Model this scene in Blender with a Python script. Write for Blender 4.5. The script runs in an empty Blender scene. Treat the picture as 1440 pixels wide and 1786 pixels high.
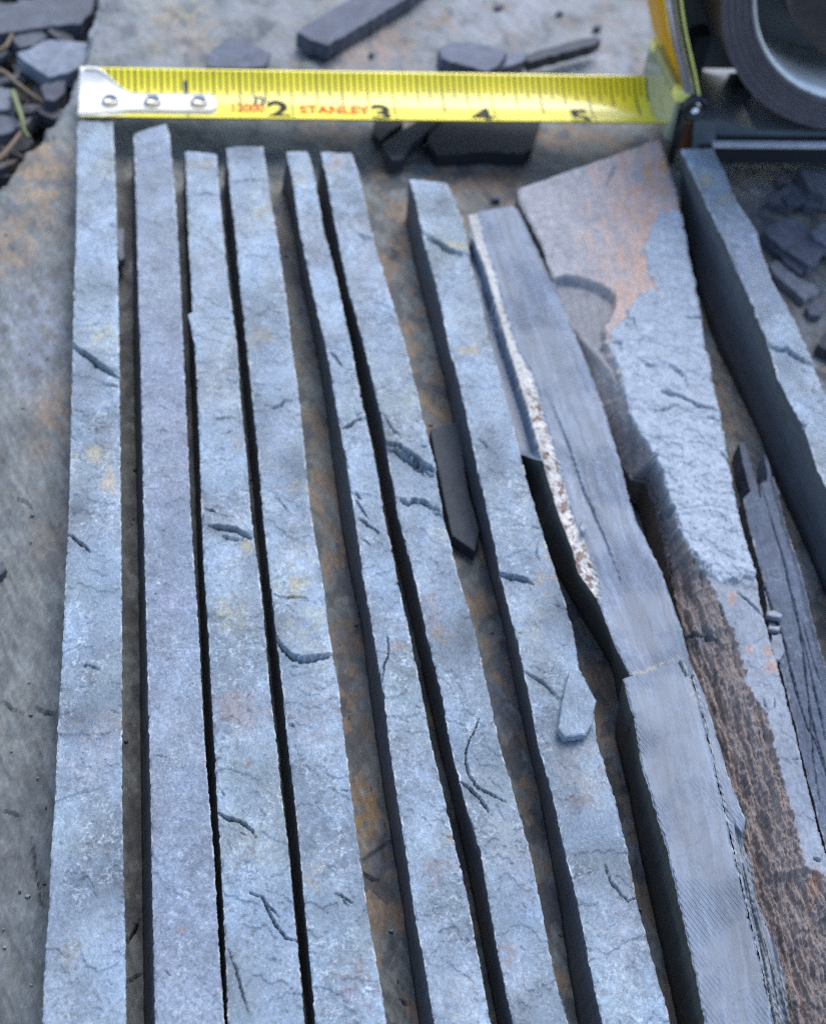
import bpy, bmesh, math, random
import numpy as np
from mathutils import Matrix, Vector

# ------------------------------------------------------------------ camera, world, sun, exposure
SC = bpy.context.scene
COL = SC.collection
MM = 0.001
F, CX, CY = 2300.0, 720.0, 893.0            # focal length and centre of the 1440x1786 photograph, in its pixels
PITCH, ROLL = math.radians(46.7), math.atan(0.21)
H = 181.0                                   # camera height above the flagstone, mm

def _frame():
    n = np.array([-math.sin(ROLL)*math.cos(PITCH), math.cos(ROLL)*math.cos(PITCH), math.sin(PITCH)])
    Z = -n
    X = np.array([1.0, 0, 0]); X -= X.dot(Z)*Z; X /= np.linalg.norm(X)
    return np.array([X, np.cross(Z, X), Z])
RW = _frame()
CAMP = np.array([0, 0, H])

def un(px, py, z):
    """photograph pixel -> point (mm) on the level plane at height z"""
    px = np.asarray(px, float); py = np.asarray(py, float); z = np.asarray(z, float)
    px, py, z = np.broadcast_arrays(px, py, z)
    v = np.stack([(px-CX)/F, (py-CY)/F, np.ones_like(px)], -1) @ RW.T
    t = (z-H)/v[..., 2]
    return CAMP + v*t[..., None]

cam_d = bpy.data.cameras.new('camera')
cam = bpy.data.objects.new('camera', cam_d); COL.objects.link(cam)
cam_d.sensor_fit = 'HORIZONTAL'; cam_d.sensor_width = 36.0; cam_d.lens = 36.0*F/1440.0
cam_d.clip_start = 0.005; cam_d.clip_end = 50.0
m = Matrix.Identity(4)
for i in range(3):
    m[i][0], m[i][1], m[i][2], m[i][3] = RW[i, 0], -RW[i, 1], -RW[i, 2], CAMP[i]*MM
cam.matrix_world = m
cam_d.dof.use_dof = True
cam_d.dof.focus_distance = 0.192
cam_d.dof.aperture_fstop = 33.0
SC.camera = cam

SUN_EL, SUN_AZ = math.radians(58), math.radians(16)   # azimuth measured from +Y (away from the camera) towards +X
world = bpy.data.worlds.new('World'); SC.world = world
world.use_nodes = True
wn = world.node_tree; wn.nodes.clear()
sky = wn.nodes.new('ShaderNodeTexSky'); sky.sky_type = 'NISHITA'; sky.sun_disc = False
sky.sun_elevation = SUN_EL; sky.sun_rotation = SUN_AZ
sky.altitude = 200; sky.air_density = 1.0; sky.dust_density = 1.6; sky.ozone_density = 1.0
bg = wn.nodes.new('ShaderNodeBackground'); bg.inputs['Strength'].default_value = 0.15
wo = wn.nodes.new('ShaderNodeOutputWorld')
wn.links.new(sky.outputs[0], bg.inputs[0]); wn.links.new(bg.outputs[0], wo.inputs[0])

sun_d = bpy.data.lights.new('sun', 'SUN'); sun_d.energy = 1.25; sun_d.angle = math.radians(36); sun_d.color = (1.0, 0.985, 0.96)
sun = bpy.data.objects.new('sun', sun_d); COL.objects.link(sun)
sdir = Vector((math.sin(SUN_AZ)*math.cos(SUN_EL), math.cos(SUN_AZ)*math.cos(SUN_EL), math.sin(SUN_EL)))
sun.rotation_euler = (-sdir).to_track_quat('-Z', 'Y').to_euler()
sun.location = sdir*2
SC.view_settings.view_transform = 'Standard'; SC.view_settings.look = 'None'
SC.view_settings.exposure = 1.05; SC.view_settings.gamma = 1.0; SC.view_settings.use_curve_mapping = False
SC.cycles.use_denoising = False
SC.cycles.pixel_filter_type = 'BLACKMAN_HARRIS'; SC.cycles.filter_width = 1.2
SC.cycles.max_bounces = 8

# ------------------------------------------------------------------ noise
def _h(ix, iy, seed):
    n = (ix.astype(np.int64)*374761393 + iy.astype(np.int64)*668265263 + seed*2147483629) & 0xffffffff
    n = ((n ^ (n >> 13))*1274126177) & 0xffffffff
    return ((n ^ (n >> 16)) & 0xffff)/65535.0
def perlin(x, y, seed=0):
    x = np.asarray(x, float); y = np.asarray(y, float)
    ix, iy = np.floor(x), np.floor(y); fx, fy = x-ix, y-iy
    u = fx*fx*fx*(fx*(fx*6-15)+10); v = fy*fy*fy*(fy*(fy*6-15)+10)
    def g(a, b):
        t = _h(ix+a, iy+b, seed)*2*np.pi
        return np.cos(t)*(fx-a)+np.sin(t)*(fy-b)
    p, q = g(0, 0)*(1-u)+g(1, 0)*u, g(0, 1)*(1-u)+g(1, 1)*u
    return (p*(1-v)+q*v)*1.5
def fbm(x, y, octaves=4, seed=0, gain=0.5):
    s = 0.0; a = 1.0; f = 1.0; tot = 0.0
    for k in range(octaves):
        s = s + a*perlin(x*f, y*f, seed+k*17); tot += a; a *= gain; f *= 2.03
    return s/tot*1.4
def sst(a, b, x):
    t = np.clip((x-a)/(b-a), 0, 1); return t*t*(3-2*t)
def terrace(q, sharp=0.8):
    f = np.floor(q); return f+sst(sharp, 1.0, q-f)

# ------------------------------------------------------------------ outline helpers (photograph pixels)
def poly_in(px, py, poly):
    ins = np.zeros(px.shape, bool); n = len(poly)
    for i in range(n):
        x1, y1 = poly[i]; x2, y2 = poly[(i+1) % n]
        if y1 == y2: continue
        c = ((y1 > py) != (y2 > py)) & (px < (x2-x1)*(py-y1)/(y2-y1)+x1)
        ins ^= c
    return ins
def line_dist(px, py, pts, closed=False):
    d = np.full(px.shape, 1e9); tt = np.zeros(px.shape); sg = np.zeros(px.shape)
    segs = list(zip(pts[:-1], pts[1:])) + ([(pts[-1], pts[0])] if closed else [])
    n = len(segs)
    for i, ((x1, y1), (x2, y2)) in enumerate(segs):
        dx, dy = x2-x1, y2-y1; L2 = dx*dx+dy*dy+1e-9
        t = np.clip(((px-x1)*dx+(py-y1)*dy)/L2, 0, 1)
        e = np.hypot(px-x1-t*dx, py-y1-t*dy)
        b = e < d
        d = np.where(b, e, d); tt = np.where(b, (i+t)/n, tt); sg = np.where(b, ((px-x1)*dy-(py-y1)*dx)*(1 if dx+0.4*dy >= 0 else -1), sg)
    line_dist.side = sg
    return d, tt
def poly_sd(px, py, poly):
    d, _ = line_dist(px, py, poly, True)
    return np.where(poly_in(px, py, poly), d, -d)

def features(px, py, feats, seed):
    """relief in mm from the cracks, ledges and raised layers seen in the photograph"""
    z = np.zeros(px.shape)
    wx = px+fbm(px/16, py/16, 4, seed+5, 0.6)*4.5; wy = py+fbm(px/16, py/16, 4, seed+9, 0.6)*4.5
    wx = wx+perlin(px/3.5, py/3.5, seed+6)*1.1; wy = wy+perlin(px/3.5, py/3.5, seed+7)*1.1
    for f in feats:
        k = f[0]; pts = f[1]
        xs = [p[0] for p in pts]; ys = [p[1] for p in pts]
        if k in ('crack', 'slit'):
            w, dep = f[2], f[3]; q_ = 0.55 if k == 'crack' else 0.2
            m = (px > min(xs)-25) & (px < max(xs)+25) & (py > min(ys)-25) & (py < max(ys)+25)
            if not m.any(): continue
            if k == 'crack' and sum(math.hypot(b[0]-a[0], b[1]-a[1]) for a, b in zip(pts, pts[1:])) < 34: w, dep = w*0.62, dep*0.6
            d, t = line_dist(px[m]+(wx[m]-px[m])*q_, py[m]+(wy[m]-py[m])*q_, pts)
            side = line_dist.side; env = np.sin(np.clip(t, 0.0, 1.0)*np.pi)
            ww = w*0.21*(0.12+0.95*env**0.7)*(1+0.7*perlin(px[m]/6, py[m]/6, seed+3))
            z[m] -= dep*1.8*(0.35+0.65*env)*(1-sst(ww*0.6, ww*1.1+0.7, d))
            if k == 'crack' and w >= 3: z[m] += 0.085*w*np.exp(-d/(4+2.2*w))*(side > 0)*env**0.4*(d < 30)
        elif k == 'step':
            h, decay, sg = f[2], f[3], f[4]
            fy = np.interp(wx, xs, ys)
            e = (fy-wy)*sg
            edge = sst(-0.9, 0.9, e)
            inx = sst(min(xs)-8, min(xs)+1, wx)*(1-sst(max(xs)-1, max(xs)+8, wx))
            z += 0.45*h*edge*np.exp(-np.maximum(e, 0)/decay)*inx
        elif k == 'poly':
            h, soft = f[2], f[3]
            m = (px > min(xs)-40) & (px < max(xs)+40) & (py > min(ys)-40) & (py < max(ys)+40)
            if not m.any(): continue
            sd = poly_sd(wx[m], wy[m], pts)
            z[m] += h*sst(-soft*0.5, soft, sd)
    return z

def stain_and_shade(px, py, blobs, seed):
    """list of (weight, colour): mineral stains, tone patches and painted gap shade, ragged by noise"""
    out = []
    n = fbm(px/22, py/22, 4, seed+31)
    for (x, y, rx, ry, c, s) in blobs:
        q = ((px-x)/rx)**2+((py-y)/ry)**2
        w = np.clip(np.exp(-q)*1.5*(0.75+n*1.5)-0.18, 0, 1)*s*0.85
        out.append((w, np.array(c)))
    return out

# ------------------------------------------------------------------ mesh plumbing
def new_mesh(name, V, quads, ngons=(), mats=(), col=None, mat_idx=None, smooth=True, parent=None, loc=None):
    """V in mm -> a linked object whose origin sits in the middle of its own vertices"""
    V = np.asarray(V, float)
    o0 = np.array([V[:, 0].mean(), V[:, 1].mean(), V[:, 2].min()]) if loc is None else np.asarray(loc, float)
    me = bpy.data.meshes.new(name)
    nv = len(V); quads = np.asarray(quads, np.int32).reshape(-1, 4)
    lv = [quads.ravel()]; starts = list(np.arange(len(quads))*4); pos = len(quads)*4
    for g in ngons:
        lv.append(np.asarray(g, np.int32)); starts.append(pos); pos += len(g)
    lv = np.concatenate(lv) if lv else np.zeros(0, np.int32)
    me.vertices.add(nv); me.vertices.foreach_set('co', ((V-o0)*MM).astype(np.float32).ravel())
    me.loops.add(len(lv)); me.loops.foreach_set('vertex_index', lv.astype(np.int32))
    me.polygons.add(len(starts)); me.polygons.foreach_set('loop_start', np.array(starts, np.int32))
    me.update(calc_edges=True); me.validate()
    for mt in mats: me.materials.append(mt)
    if mat_idx is not None: me.polygons.foreach_set('material_index', np.asarray(mat_idx, np.int32))
    me.polygons.foreach_set('use_smooth', np.full(len(me.polygons), smooth, bool))
    if col is not None:
        a = me.color_attributes.new('Col', 'FLOAT_COLOR', 'POINT')
        c4 = np.ones((nv, 4), np.float32); c4[:, :3] = col
        a.data.foreach_set('color', c4.ravel())
    o = bpy.data.objects.new(name, me); COL.objects.link(o)
    if parent is not None:
        o.parent = parent
        o.location = Vector(o0*MM)-parent.location
    else:
        o.location = Vector(o0*MM)
    return o
def tag(o, label=None, cat=None, group=None, kind=None):
    if label: o['label'] = label
    if cat: o['category'] = cat
    if group: o['group'] = group
    if kind: o['kind'] = kind
    return o
def empty(name, p):
    o = bpy.data.objects.new(name, None); COL.objects.link(o); o.location = Vector(np.asarray(p)*MM); o.empty_display_size = 0.01
    return o
def grid_quads(nr, nc, base=0):
    i = np.arange(nr-1)[:, None]*nc+np.arange(nc-1)[None, :]+base
    return np.stack([i, i+1, i+nc+1, i+nc], -1).reshape(-1, 4)

# ------------------------------------------------------------------ materials
def mat(name):
    m = bpy.data.materials.new(name); m.use_nodes = True
    nt = m.node_tree; nt.nodes.clear()
    out = nt.nodes.new('ShaderNodeOutputMaterial'); b = nt.nodes.new('ShaderNodeBsdfPrincipled')
    nt.links.new(b.outputs[0], out.inputs[0])
    return m, nt, b
def N(nt, t, **kw):
    n = nt.nodes.new(t)
    for k, v in kw.items():
        if k in n.inputs: n.inputs[k].default_value = v
        else: setattr(n, k, v)
    return n
def ramp(nt, src, stops):
    r = nt.nodes.new('ShaderNodeValToRGB'); e = r.color_ramp.elements
    while len(e) < len(stops): e.new(0.5)
    for k, (p, c) in enumerate(stops):
        e[k].position = p; e[k].color = (*c, 1) if len(c) == 3 else c
    nt.links.new(src, r.inputs[0]); return r
def pos_noise(nt, scale, detail=6, rough=0.6, stretch=None, rot=0.0, dist=0.0):
    g = nt.nodes.new('ShaderNodeNewGeometry'); src = g.outputs['Position']
    if stretch:
        mp = nt.nodes.new('ShaderNodeMapping'); mp.inputs['Scale'].default_value = stretch; mp.inputs['Rotation'].default_value = (0, 0, rot)
        nt.links.new(src, mp.inputs[0]); src = mp.outputs[0]
    n = nt.nodes.new('ShaderNodeTexNoise'); n.inputs['Scale'].default_value = scale; n.inputs['Detail'].default_value = detail
    n.inputs['Roughness'].default_value = rough; n.inputs['Distortion'].default_value = dist
    nt.links.new(src, n.inputs['Vector']); return n.outputs['Fac']
def math_node(nt, op, a, b):
    n = nt.nodes.new('ShaderNodeMath'); n.operation = op
    for i, s in enumerate((a, b)):
        if isinstance(s, (int, float)): n.inputs[i].default_value = s
        else: nt.links.new(s, n.inputs[i])
    return n.outputs[0]
def mul_col(nt, c, f):
    n = nt.nodes.new('ShaderNodeVectorMath'); n.operation = 'MULTIPLY'
    nt.links.new(c, n.inputs[0]); nt.links.new(f, n.inputs[1]); return n.outputs[0]
def bump(nt, b, height, dist, strength=1.0, prev=None):
    n = nt.nodes.new('ShaderNodeBump'); n.inputs['Distance'].default_value = dist; n.inputs['Strength'].default_value = strength
    nt.links.new(height, n.inputs['Height'])
    if prev is not None: nt.links.new(prev, n.inputs['Normal'])
    nt.links.new(n.outputs[0], b.inputs['Normal']); return n.outputs[0]

def stone_mat(name, lo, hi, fine=900, streak=(1, 1, 1), rot=0.0, bumpd=0.00012, rough=(0.42, 0.62), spec=0.5, attr=True, base=(0.1, 0.1, 0.1), saw=None, fleck=None):
    m, nt, b = mat(name)
    if attr:
        a = nt.nodes.new('ShaderNodeVertexColor'); a.layer_name = 'Col'; c = a.outputs[0]
    else:
        a = nt.nodes.new('ShaderNodeRGB'); a.outputs[0].default_value = (*base, 1); c = a.outputs[0]
    n1 = pos_noise(nt, fine, 8, 0.68, streak, rot, 0.3)
    r1 = ramp(nt, n1, [(0.28, (lo,)*3), (0.5, (1, 1, 1)), (0.74, (hi,)*3)])
    c = mul_col(nt, c, r1.outputs[0])
    n2 = pos_noise(nt, fine*0.12, 5, 0.6, streak, rot, 0.6)
    r2 = ramp(nt, n2, [(0.3, (0.90, 0.90, 0.91)), (0.7, (1.1, 1.1, 1.09))])
    c = mul_col(nt, c, r2.outputs[0])
    if fleck:  # specular sparkle imitated by brightening fine flecks of the base colour
        n4 = pos_noise(nt, fine*1.7, 3, 0.6, streak, rot+0.5, 0.0)
        r4 = ramp(nt, n4, [(0.60, (1, 1, 1)), (0.74, (fleck,)*3)])
        c = mul_col(nt, c, r4.outputs[0])
    nt.links.new(c, b.inputs['Base Color'])
    rr = nt.nodes.new('ShaderNodeMapRange'); rr.inputs[3].default_value = rough[0]; rr.inputs[4].default_value = rough[1]
    nt.links.new(n1, rr.inputs[0]); nt.links.new(rr.outputs[0], b.inputs['Roughness'])
    b.inputs['Specular IOR Level'].default_value = spec
    n3 = pos_noise(nt, fine*0.9, 6, 0.7, streak, rot)
    p = bump(nt, b, n3, bumpd*6, 0.55)
    if saw:
        g = nt.nodes.new('ShaderNodeNewGeometry'); mp = nt.nodes.new('ShaderNodeMapping')
        mp.inputs['Rotation'].default_value = (0, 0, saw[1]); nt.links.new(g.outputs['Position'], mp.inputs[0])
        w = nt.nodes.new('ShaderNodeTexWave'); w.wave_type = 'BANDS'; w.bands_direction = 'X'
        w.inputs['Scale'].default_value = saw[0]; w.inputs['Distortion'].default_value = 1.6; w.inputs['Detail'].default_value = 4
        w.inputs['Detail Scale'].default_value = 1.5
        nt.links.new(mp.outputs[0], w.inputs['Vector'])
        amp = pos_noise(nt, 90, 3, 0.5)
        ar = ramp(nt, amp, [(0.42, (0.05,)*3), (0.62, (1,)*3)])
        hh = math_node(nt, 'MULTIPLY', w.outputs['Fac'], ar.outputs[0])
        bump(nt, b, hh, saw[2], 0.8, p)
    return m

M_TOP = stone_mat('riven_slate', 0.70, 1.5, 2000, (1, 0.6, 1), 0.6, 0.00014, (0.28, 0.52), 0.68, fleck=1.75)
M_SMOOTH = stone_mat('honed_slate', 0.64, 1.6, 2000, (1, 0.7, 1), 0.9, 0.00016, (0.30, 0.55), 0.65, fleck=1.6)
M_SIDE = stone_mat('sawn_slate_edge', 0.68, 1.45, 900, (1, 0.12, 2.2), -0.1, 0.00005, (0.5, 0.7), 0.35)
M_SAWN = stone_mat('saw_marked_slate', 0.78, 1.3, 900, (1.6, 0.4, 1), -0.6, 0.00003, (0.40, 0.58), 0.55, saw=(480, -0.57, 0.00015))
M_BARK = stone_mat('weathered_slate', 0.72, 1.4, 1200, (1.25, 0.65, 1), -0.3, 0.00008, (0.55, 0.75), 0.4)
M_SLAB = stone_mat('flagstone_slate', 0.62, 1.5, 900, (1.5, 0.55, 1), 0.75, 0.00009, (0.5, 0.72), 0.4)
M_CHIP = stone_mat('slate_flake', 0.66, 1.45, 900, (1, 0.6, 1), 0.4, 0.00010, (0.55, 0.75), 0.3)

# ------------------------------------------------------------------ generic stick of slate
def ext(pts, ye):
    pts = [tuple(p) for p in pts]
    if pts[-1][1] < ye:
        (x0, y0), (x1, y1) = pts[-4 if len(pts) > 3 else 0], pts[-1]
        pts.append((x1+(x1-x0)/(y1-y0)*(ye-y1), ye))
    return np.array([p[0] for p in pts], float), np.array([p[1] for p in pts], float)
YE = 1960.0
PALE = np.array([0.185, 0.240, 0.300]); OCH = (0.36, 0.27, 0.13); RUST = (0.34, 0.16, 0.08); WHITE = (0.62, 0.63, 0.64); DGREY = (0.10, 0.11, 0.13); PURP = (0.24, 0.22, 0.30)
GREEN = (0.27, 0.31, 0.27)

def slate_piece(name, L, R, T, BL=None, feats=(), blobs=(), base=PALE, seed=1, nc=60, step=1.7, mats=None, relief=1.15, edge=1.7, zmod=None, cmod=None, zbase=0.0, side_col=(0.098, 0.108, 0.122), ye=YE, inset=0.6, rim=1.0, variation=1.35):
    xl, yl = ext(L, ye); xr, yr = ext(R, ye)
    nr = int((ye-min(yl[0], yr[0]))/step)
    t = np.linspace(0, 1, nr)
    YL = yl[0]+(ye-yl[0])*t; YR = yr[0]+(ye-yr[0])*t
    e1 = fbm(YL/18, YL*0+seed, 3, seed, 0.65)*edge+np.maximum(fbm(YL/11, YL*0+seed+3, 3, seed+4, 0.7)-0.12, 0.0)*edge*1.7
    e2 = fbm(YR/18, YR*0+seed, 3, seed+50, 0.65)*edge-np.maximum(fbm(YR/11, YR*0+seed+3, 3, seed+54, 0.7)-0.12, 0.0)*edge*1.7
    XL = np.interp(YL, yl, xl)+e1; XR = np.interp(YR, yr, xr)+e2
    u = np.linspace(0, 1, nc)
    u = np.concatenate([[0, 0.006, 0.014], u[1:-1], [0.986, 0.994, 1]]); nc = len(u)
    px = XL[:, None]+(XR-XL)[:, None]*u; py = YL[:, None]+(YR-YL)[:, None]*u
    P = un(px, py, T)
    sx, sy = P[..., 0], P[..., 1]
    q = fbm(sx/15+seed*3.1, sy/13, 3, seed+11)*1.9+0.35*fbm(sx/2.4, sy/2.4, 3, seed+12)
    pit = np.clip(fbm(sx/6.5, sy/8, 3, seed+13)+0.35, 0.08, 1)
    rdg = (1-np.abs(fbm(sx/3.4, sy/2.6, 4, seed+15, 0.6))*2.2)
    z = 0.22*fbm(sx/16, sy/16, 3, seed+1)+0.20*terrace(q+0.12*fbm(sx/0.9, sy/0.9, 2, seed+16), 0.92)+pit*0.17*fbm(sx/1.25, sy/1.1, 4, seed+2, 0.72)+pit*0.07*rdg
    z *= relief
    z += features(px, py, feats, seed)
    if zmod is not None: z = z+zmod(px, py, u[None, :]*np.ones_like(px), XL[:, None], XR[:, None], sx, sy)
    ed = np.minimum(u, 1-u)[None, :]*(XR-XL)[:, None]             # px to the nearer long edge
    chip = np.clip(fbm(sx/1.6, sy/1.6, 3, seed+21)+0.25, 0, 1)
    z -= (0.10+0.25*chip)*(1-sst(0, 4.0, ed))*rim
    if zmod is None: z = np.maximum(z, 1.0-T)
    P[..., 2] = T+z
    # colour of the stone itself
    c = np.empty(px.shape+(3,)); c[:] = base
    v = fbm(sx/7+seed, sy/9, 4, seed+61); w = fbm(sx/2.0, sy/2.6, 4, seed+71, 0.65); r2 = fbm(sx/22, sy/22, 3, seed+81)
    zone = np.clip(fbm(sx/9+seed*2, sy/16, 3, seed+101)*1.8+0.45, 0.05, 1)      # crystalline zones against smooth ones
    tone = fbm(sx/14+seed*5, sy/20, 3, seed+105); tone2 = fbm(sx/8, sy/13+seed, 3, seed+109)
    c *= (1+variation*(0.22*v+0.30*w*zone+0.40*tone))[..., None]
    c *= 1+variation*tone2[..., None]*np.array([-0.06, 0.0, 0.06])
    c += (np.clip(r2, 0, 1)*0.5*variation)[..., None]*(np.array([0.20, 0.25, 0.24])-c)*0.8
    frag = np.clip(fbm(sx/1.1, sy/1.4, 3, seed+91, 0.7)*1.8-0.55, 0, 1)*np.clip(v+0.35, 0, 1)*zone
    c += (frag*0.55*variation)[..., None]*(np.array(WHITE)-c)
    crinkle_glint = sst(0.80, 1.0, rdg)*np.clip(zone*1.2-0.15, 0, 1)*np.clip(0.6+fbm(sx/2.5, sy/2.5, 3, seed+117), 0, 1)   # crinkle highlights of the split face, painted pale into the colour
    c += (crinkle_glint*0.55*variation)[..., None]*(np.array([0.50, 0.56, 0.60])-c)
    mot = sst(0.12, 0.45, fbm(sx/1.0, sy/1.0, 3, seed+121, 0.7))*sst(0.0, 0.35, fbm(sx/8, sy/8+seed, 3, seed+123))     # dark pitted specks
    c += (mot*0.42*variation)[..., None]*(np.array([0.085, 0.088, 0.095])-c)
    for wgt, cc in stain_and_shade(px, py, blobs, seed): c += wgt[..., None]*(cc*(0.8+0.4*w[..., None])-c)
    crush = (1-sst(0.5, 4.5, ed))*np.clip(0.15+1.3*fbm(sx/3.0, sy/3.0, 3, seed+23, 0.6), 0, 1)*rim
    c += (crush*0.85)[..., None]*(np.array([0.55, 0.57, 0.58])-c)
    if cmod is not None: c = cmod(c, px, py, u[None, :]*np.ones_like(px), XL[:, None], XR[:, None], sx, sy)
    # sides
    S = np.array([0.02, 0.12, 0.28, 0.46, 0.64, 0.82, 1.0])
    def side(E, bottom):
        tx = S[None, :, None]
        Q = E[:, None, :]*(1-tx)+bottom[:, None, :]*tx
        s = np.cumsum(np.r_[0, np.hypot(*np.diff(E[:, :2], axis=0).T)])
        nn = fbm(s[:, None]/3.0+np.zeros_like(Q[..., 2]), Q[..., 2]/1.2, 3, seed+33)*0.10
        dirn = E[-1, :2]-E[0, :2]; dirn = dirn/np.linalg.norm(dirn); nrm = np.array([-dirn[1], dirn[0]])
        Q[..., :2] += nn[..., None]*nrm
        return Q
    botL = P[:, 0].copy(); botL[:, 2] = zbase
    botR = P[:, -1].copy(); botR[:, 2] = zbase
    inw = P[:, 0, :2]-P[:, -1, :2]; inw /= np.linalg.norm(inw, axis=1)[:, None]
    botR[:, :2] += inw*inset
    if BL is not None:
        bx, by = ext(BL, ye+40)
        yy = np.linspace(by[0], by[-1], 700); B = un(np.interp(yy, by, bx), yy, zbase)
        d2 = ((P[:, 0, None, :2]-B[None, :, :2])**2).sum(-1)
        botL[:, :2] = B[d2.argmin(1), :2]
    SL = side(P[:, 0], botL)[:, ::-1]; SR = side(P[:, -1], botR)
    ring = np.concatenate([SL, P, SR], 1); k = ring.shape[1]; nS = len(S)
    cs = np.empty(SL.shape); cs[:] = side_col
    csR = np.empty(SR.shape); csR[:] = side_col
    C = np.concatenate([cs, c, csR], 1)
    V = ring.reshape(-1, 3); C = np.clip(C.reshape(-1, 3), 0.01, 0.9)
    Q = grid_quads(nr, k)
    bi = np.arange(nr-1)*k
    Qb = np.stack([bi+k-1, bi, bi+k, bi+2*k-1], -1)
    mi = np.where((np.arange(k-1) >= nS) & (np.arange(k-1) < nS+nc-1), 0, 1)
    midx = np.concatenate([np.tile(mi, nr-1), np.ones(nr-1, int), [1, 1]])
    Q = np.concatenate([Q, Qb])
    ng = [list(range(k))[::-1], [(nr-1)*k+i for i in range(k)]]
    # flip so that normals point outwards (rows run towards the viewer)
    Q = Q[:, ::-1]; ng = [g[::-1] for g in ng]
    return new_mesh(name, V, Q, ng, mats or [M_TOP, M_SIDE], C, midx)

# ------------------------------------------------------------------ the ground and the flagstone
def ground():
    n = 161; g = np.sign(np.linspace(-1, 1, n))*np.abs(np.linspace(-1, 1, n))**2.2*1500
    X, Y = np.meshgrid(g, 250-g)
    Z = -17+2.2*fbm(X/16, Y/16, 4, 5)+1.2*fbm(X/4, Y/4, 3, 6)
    m, nt, b = mat('dark_soil')
    n1 = pos_noise(nt, 260, 8, 0.7); r = ramp(nt, n1, [(0.3, (0.012, 0.012, 0.013)), (0.6, (0.035, 0.032, 0.03)), (0.8, (0.07, 0.066, 0.062))])
    nt.links.new(r.outputs[0], b.inputs['Base Color']); b.inputs['Roughness'].default_value = 0.85
    bump(nt, b, pos_noise(nt, 500, 6, 0.7), 0.001, 0.8)
    o = new_mesh('ground', np.stack([X, Y, Z], -1).reshape(-1, 3), grid_quads(n, n)[:, ::-1], (), [m])
    tag(o, kind='structure')
ground()

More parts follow.
